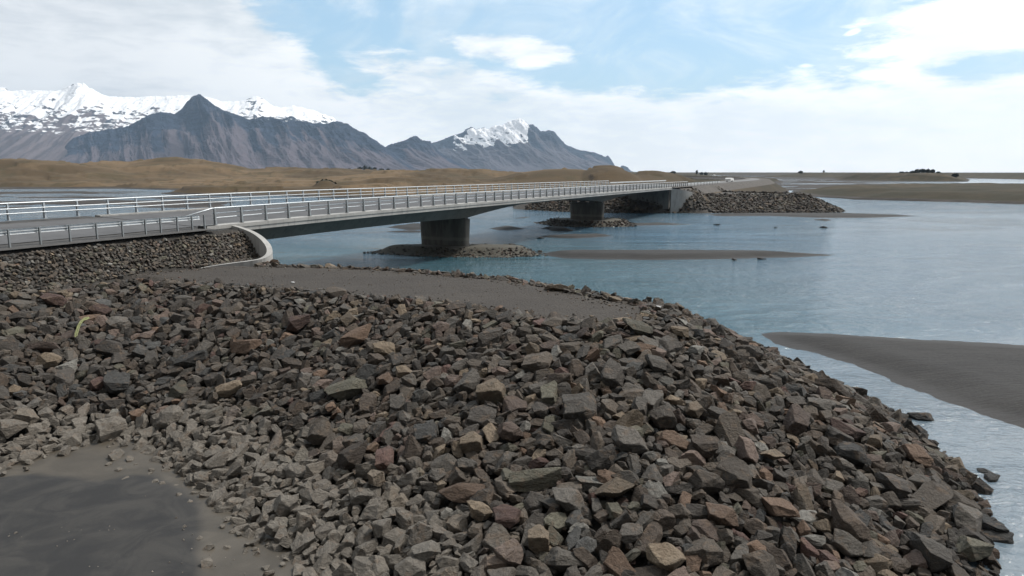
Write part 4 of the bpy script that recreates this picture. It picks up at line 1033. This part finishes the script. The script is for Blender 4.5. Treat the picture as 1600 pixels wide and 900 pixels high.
# ------------------------------------------------------------------ vehicles on the far road
def van():
    best = None
    pts = fr; tgt = 1124
    def road_at(u):
        bb = None
        for a, b_ in zip(pts, pts[1:]):
            for k in range(20):
                p = a.lerp(b_, k/20); uu = proj(p.x, p.y, 6.3)[0]
                d = (b_-a).normalized()
                if bb is None or abs(uu-u) < bb[0]: bb = (abs(uu-u), p, d)
        return bb[1], bb[2]
    def put(name, u, off, lab, cat, build):
        p, d = road_at(u); q = Vector((p.x, p.y, 6.32))+Vector((d.y, -d.x, 0))*off
        o = tag(empty(name, tuple(q), math.atan2(d.y, d.x)+(0)), lab, cat); build(o); return o
    def wheel(o, x, y, r=.36):
        b = bmesh.new(); bmesh.ops.create_cone(b, cap_ends=True, segments=16, radius1=r, radius2=r, depth=.24, matrix=Matrix.Translation((x, y, r)) @ Matrix.Rotation(math.pi/2, 4, 'X')); bm_obj('wheel', b, M_tyre, o)
    def pick(o):
        b = bmesh.new()
        prof = [(-2.6, .45), (-2.6, 1.1), (-1.0, 1.15), (-.75, 1.85), (.75, 1.9), (1.5, 1.25), (2.5, 1.1), (2.6, .5)]
        loft(b, [[Vector((x_, y_, z_)) for x_, z_ in prof] for y_ in (-.95, .95)]); bm_obj('body', b, M_white, o)
        b = bmesh.new(); loft(b, [[Vector((x_, y_, z_)) for x_, z_ in [(-.8, 1.25), (-.62, 1.76), (.7, 1.8), (1.3, 1.28)]] for y_ in (-.965, .965)]); bm_obj('window', b, M_glass, o)
        for x_ in (-1.7, 1.7):
            for y_ in (-.85, .85): wheel(o, x_, y_)
    def trailer(o):
        b = bmesh.new(); prof = [(-4.4, .45), (-4.4, 1.3), (-3.9, 1.6), (2.4, 1.6), (4.4, .9), (4.4, .45)]
        loft(b, [[Vector((x_, y_, z_)) for x_, z_ in prof] for y_ in (-1.1, 1.1)]); bm_obj('body', b, M_white, o)
        for x_ in (-.5, .5):
            for y_ in (-1.0, 1.0): wheel(o, x_, y_)
    put('pickup_truck', 1116, 0, 'small white pickup truck on the road beyond the bridge', 'truck', pick)
    put('trailer', 1139, .2, 'long white covered trailer on the road beyond the bridge', 'trailer', trailer)
van()

# ------------------------------------------------------------------ farms and trees far away
def house(u, D, w, d, h, lab, roofm=M_red, rz=.2):
    x, y, _ = atd(u, 268, D); z = land_at(x, y)-.3; o = tag(empty('farmhouse', (x, y, z), rz), lab, 'house', 'farm buildings under the mountain')
    b = bmesh.new(); loft(b, [[Vector((-w, y_, 0)), Vector((w, y_, 0)), Vector((w, y_, h)), Vector((0, y_, h*1.35)), Vector((-w, y_, h))] for y_ in (-d, d)]); bm_obj('wall', b, M_white, o)
    b = bmesh.new()
    for sg in (-1, 1):
        loft(b, [[Vector((sg*(w+.5), y_, h-.1)), Vector((0, y_, h*1.35+.25)), Vector((0, y_, h*1.35+.6)), Vector((sg*(w+.5), y_, h+.25))] for y_ in (-d-.5, d+.5)])
    bm_obj('roof', b, roofm, o)
    b = bmesh.new()
    for k in (-1, 0, 1): bx(b, (k*w*.6, -d-.03, h*.5), (w*.25, .05, h*.3))
    bm_obj('window', b, M_glass, o)
M_groof = simple('grey metal roof', (.16, .17, .18), .5)
house(440, 1900, 9, 6, 6, 'white farmhouse with grey roof, leftmost of the distant farms', M_groof)
house(465, 1950, 12, 8, 8, 'white farmhouse with red roof right of the grey roofed one')
house(474, 1960, 8, 6, 5, 'small white barn with red roof beside the larger red roofed house')
house(536, 2100, 10, 7, 5, 'long white barn with grey roof left of the far plantation', M_groof)
house(512, 2100, 10, 7, 5, 'low barn with red roof between the two distant farms')
def leafy(bm, c, rx, ry, rz_, n, g, sz):
    for _ in range(n):
        while True:
            p = Vector((g.uniform(-1, 1), g.uniform(-1, 1), g.uniform(-1, 1)))
            if p.length < 1: break
        k = .7+.3*math.sin(p.x*5)*math.cos(p.y*4+1)
        q = Vector((c[0]+p.x*rx*k, c[1]+p.y*ry*k, c[2]+p.z*rz_*(.8+.4*g.random())))
        a = Vector((g.gauss(0, 1), g.gauss(0, 1), g.gauss(0, 1))).normalized()*sz; b_ = a.cross(Vector((g.gauss(0, 1), g.gauss(0, 1), g.gauss(0, 1)))).normalized()*sz
        bm.faces.new([bm.verts.new(q+a), bm.verts.new(q+b_), bm.verts.new(q-a*.8), bm.verts.new(q-b_*.8)])
def tree(u, v_base, D, h, w, lab, group, seed, zoff=0):
    x, y, _ = atd(u, v_base, D); z = land_at(x, y)-.4; g = random.Random(seed); o = tag(empty('tree', (x, y, z)), lab, 'tree', group)
    b = bmesh.new(); tube(b, [(0, 0, 0), (w*.03, 0, h*.4), (0, w*.03, h*.85)], [h*.04, h*.028, h*.01], 6); bm_obj('trunk', b, M_trunk, o)
    b = bmesh.new(); leafy(b, (0, 0, h*.56), w*.5, w*.5, h*.44, 260, g, w*.09); me = bm_obj('crown', b, M_tree, o)
k = 0
pos = ['leftmost', 'second from left', 'third from left', 'middle', 'fourth from right', 'third from right', 'second from right', 'rightmost']
for i, (u, hh, ww) in enumerate([(1409, 5, 9), (1417, 6, 9), (1425, 8, 9), (1433, 11, 10), (1441, 10, 10), (1449, 9, 10), (1457, 9, 9), (1466, 6, 9)]):
    tree(u, 272, 905, hh*.62, ww*.9, f'dark tree on the low island at right, {pos[i]} of its row', 'trees on the right island', i)
tree(1493, 272, 880, 5, 11, 'low dark bush standing alone near the right end of the island', 'trees on the right island', 40)
for i, (u, hh, ww) in enumerate([(734, 7, 10), (741, 9, 12), (748, 8, 12)]):
    tree(u, 266, 1250, hh*.8, ww, 'dark round tree under the peaked mountain, ' + ['left', 'middle', 'right'][i] + ' of three', 'trees under the peaked mountain', 50+i)
for i, (u, hh, ww) in enumerate([(445, 10, 14), (455, 8, 14), (478, 9, 12), (546, 9, 12), (562, 12, 14), (570, 15, 13), (577, 13, 13), (585, 12, 13), (596, 9, 14), (606, 8, 14)]):
    tree(u, 266, 2150, hh*1.3, ww*1.5, 'distant dark tree by the farms, number %s along the row' % ['one', 'two', 'three', 'four', 'five', 'six', 'seven', 'eight', 'nine', 'ten'][i], 'trees by the distant farms', 60+i)
for i, (u, hh, ww) in enumerate([(1089, 11, 8), (1096, 7, 12), (1103, 8, 12), (1052, 6, 16), (1251, 6, 14), (1287, 7, 6)]):
    tree(u, 270, 1600, hh, ww, 'small distant tree on the horizon, ' + ['tallest above the far road', 'just right of the tallest one', 'right end of the far road clump', 'left of the far road clump', 'round one above the mudflats', 'thin one right of the mudflats'][i], 'trees on the flat horizon', 80+i)

tree(508, 284.8, 372, 3.6, 11, 'dark low shrub clump on the grass behind the far railing', 'dark shrubs on the grass', 120)
tree(686, 268, 700, 2.8, 13, 'dark low shrub on the plain left of the three round trees', 'dark shrubs on the grass', 121)
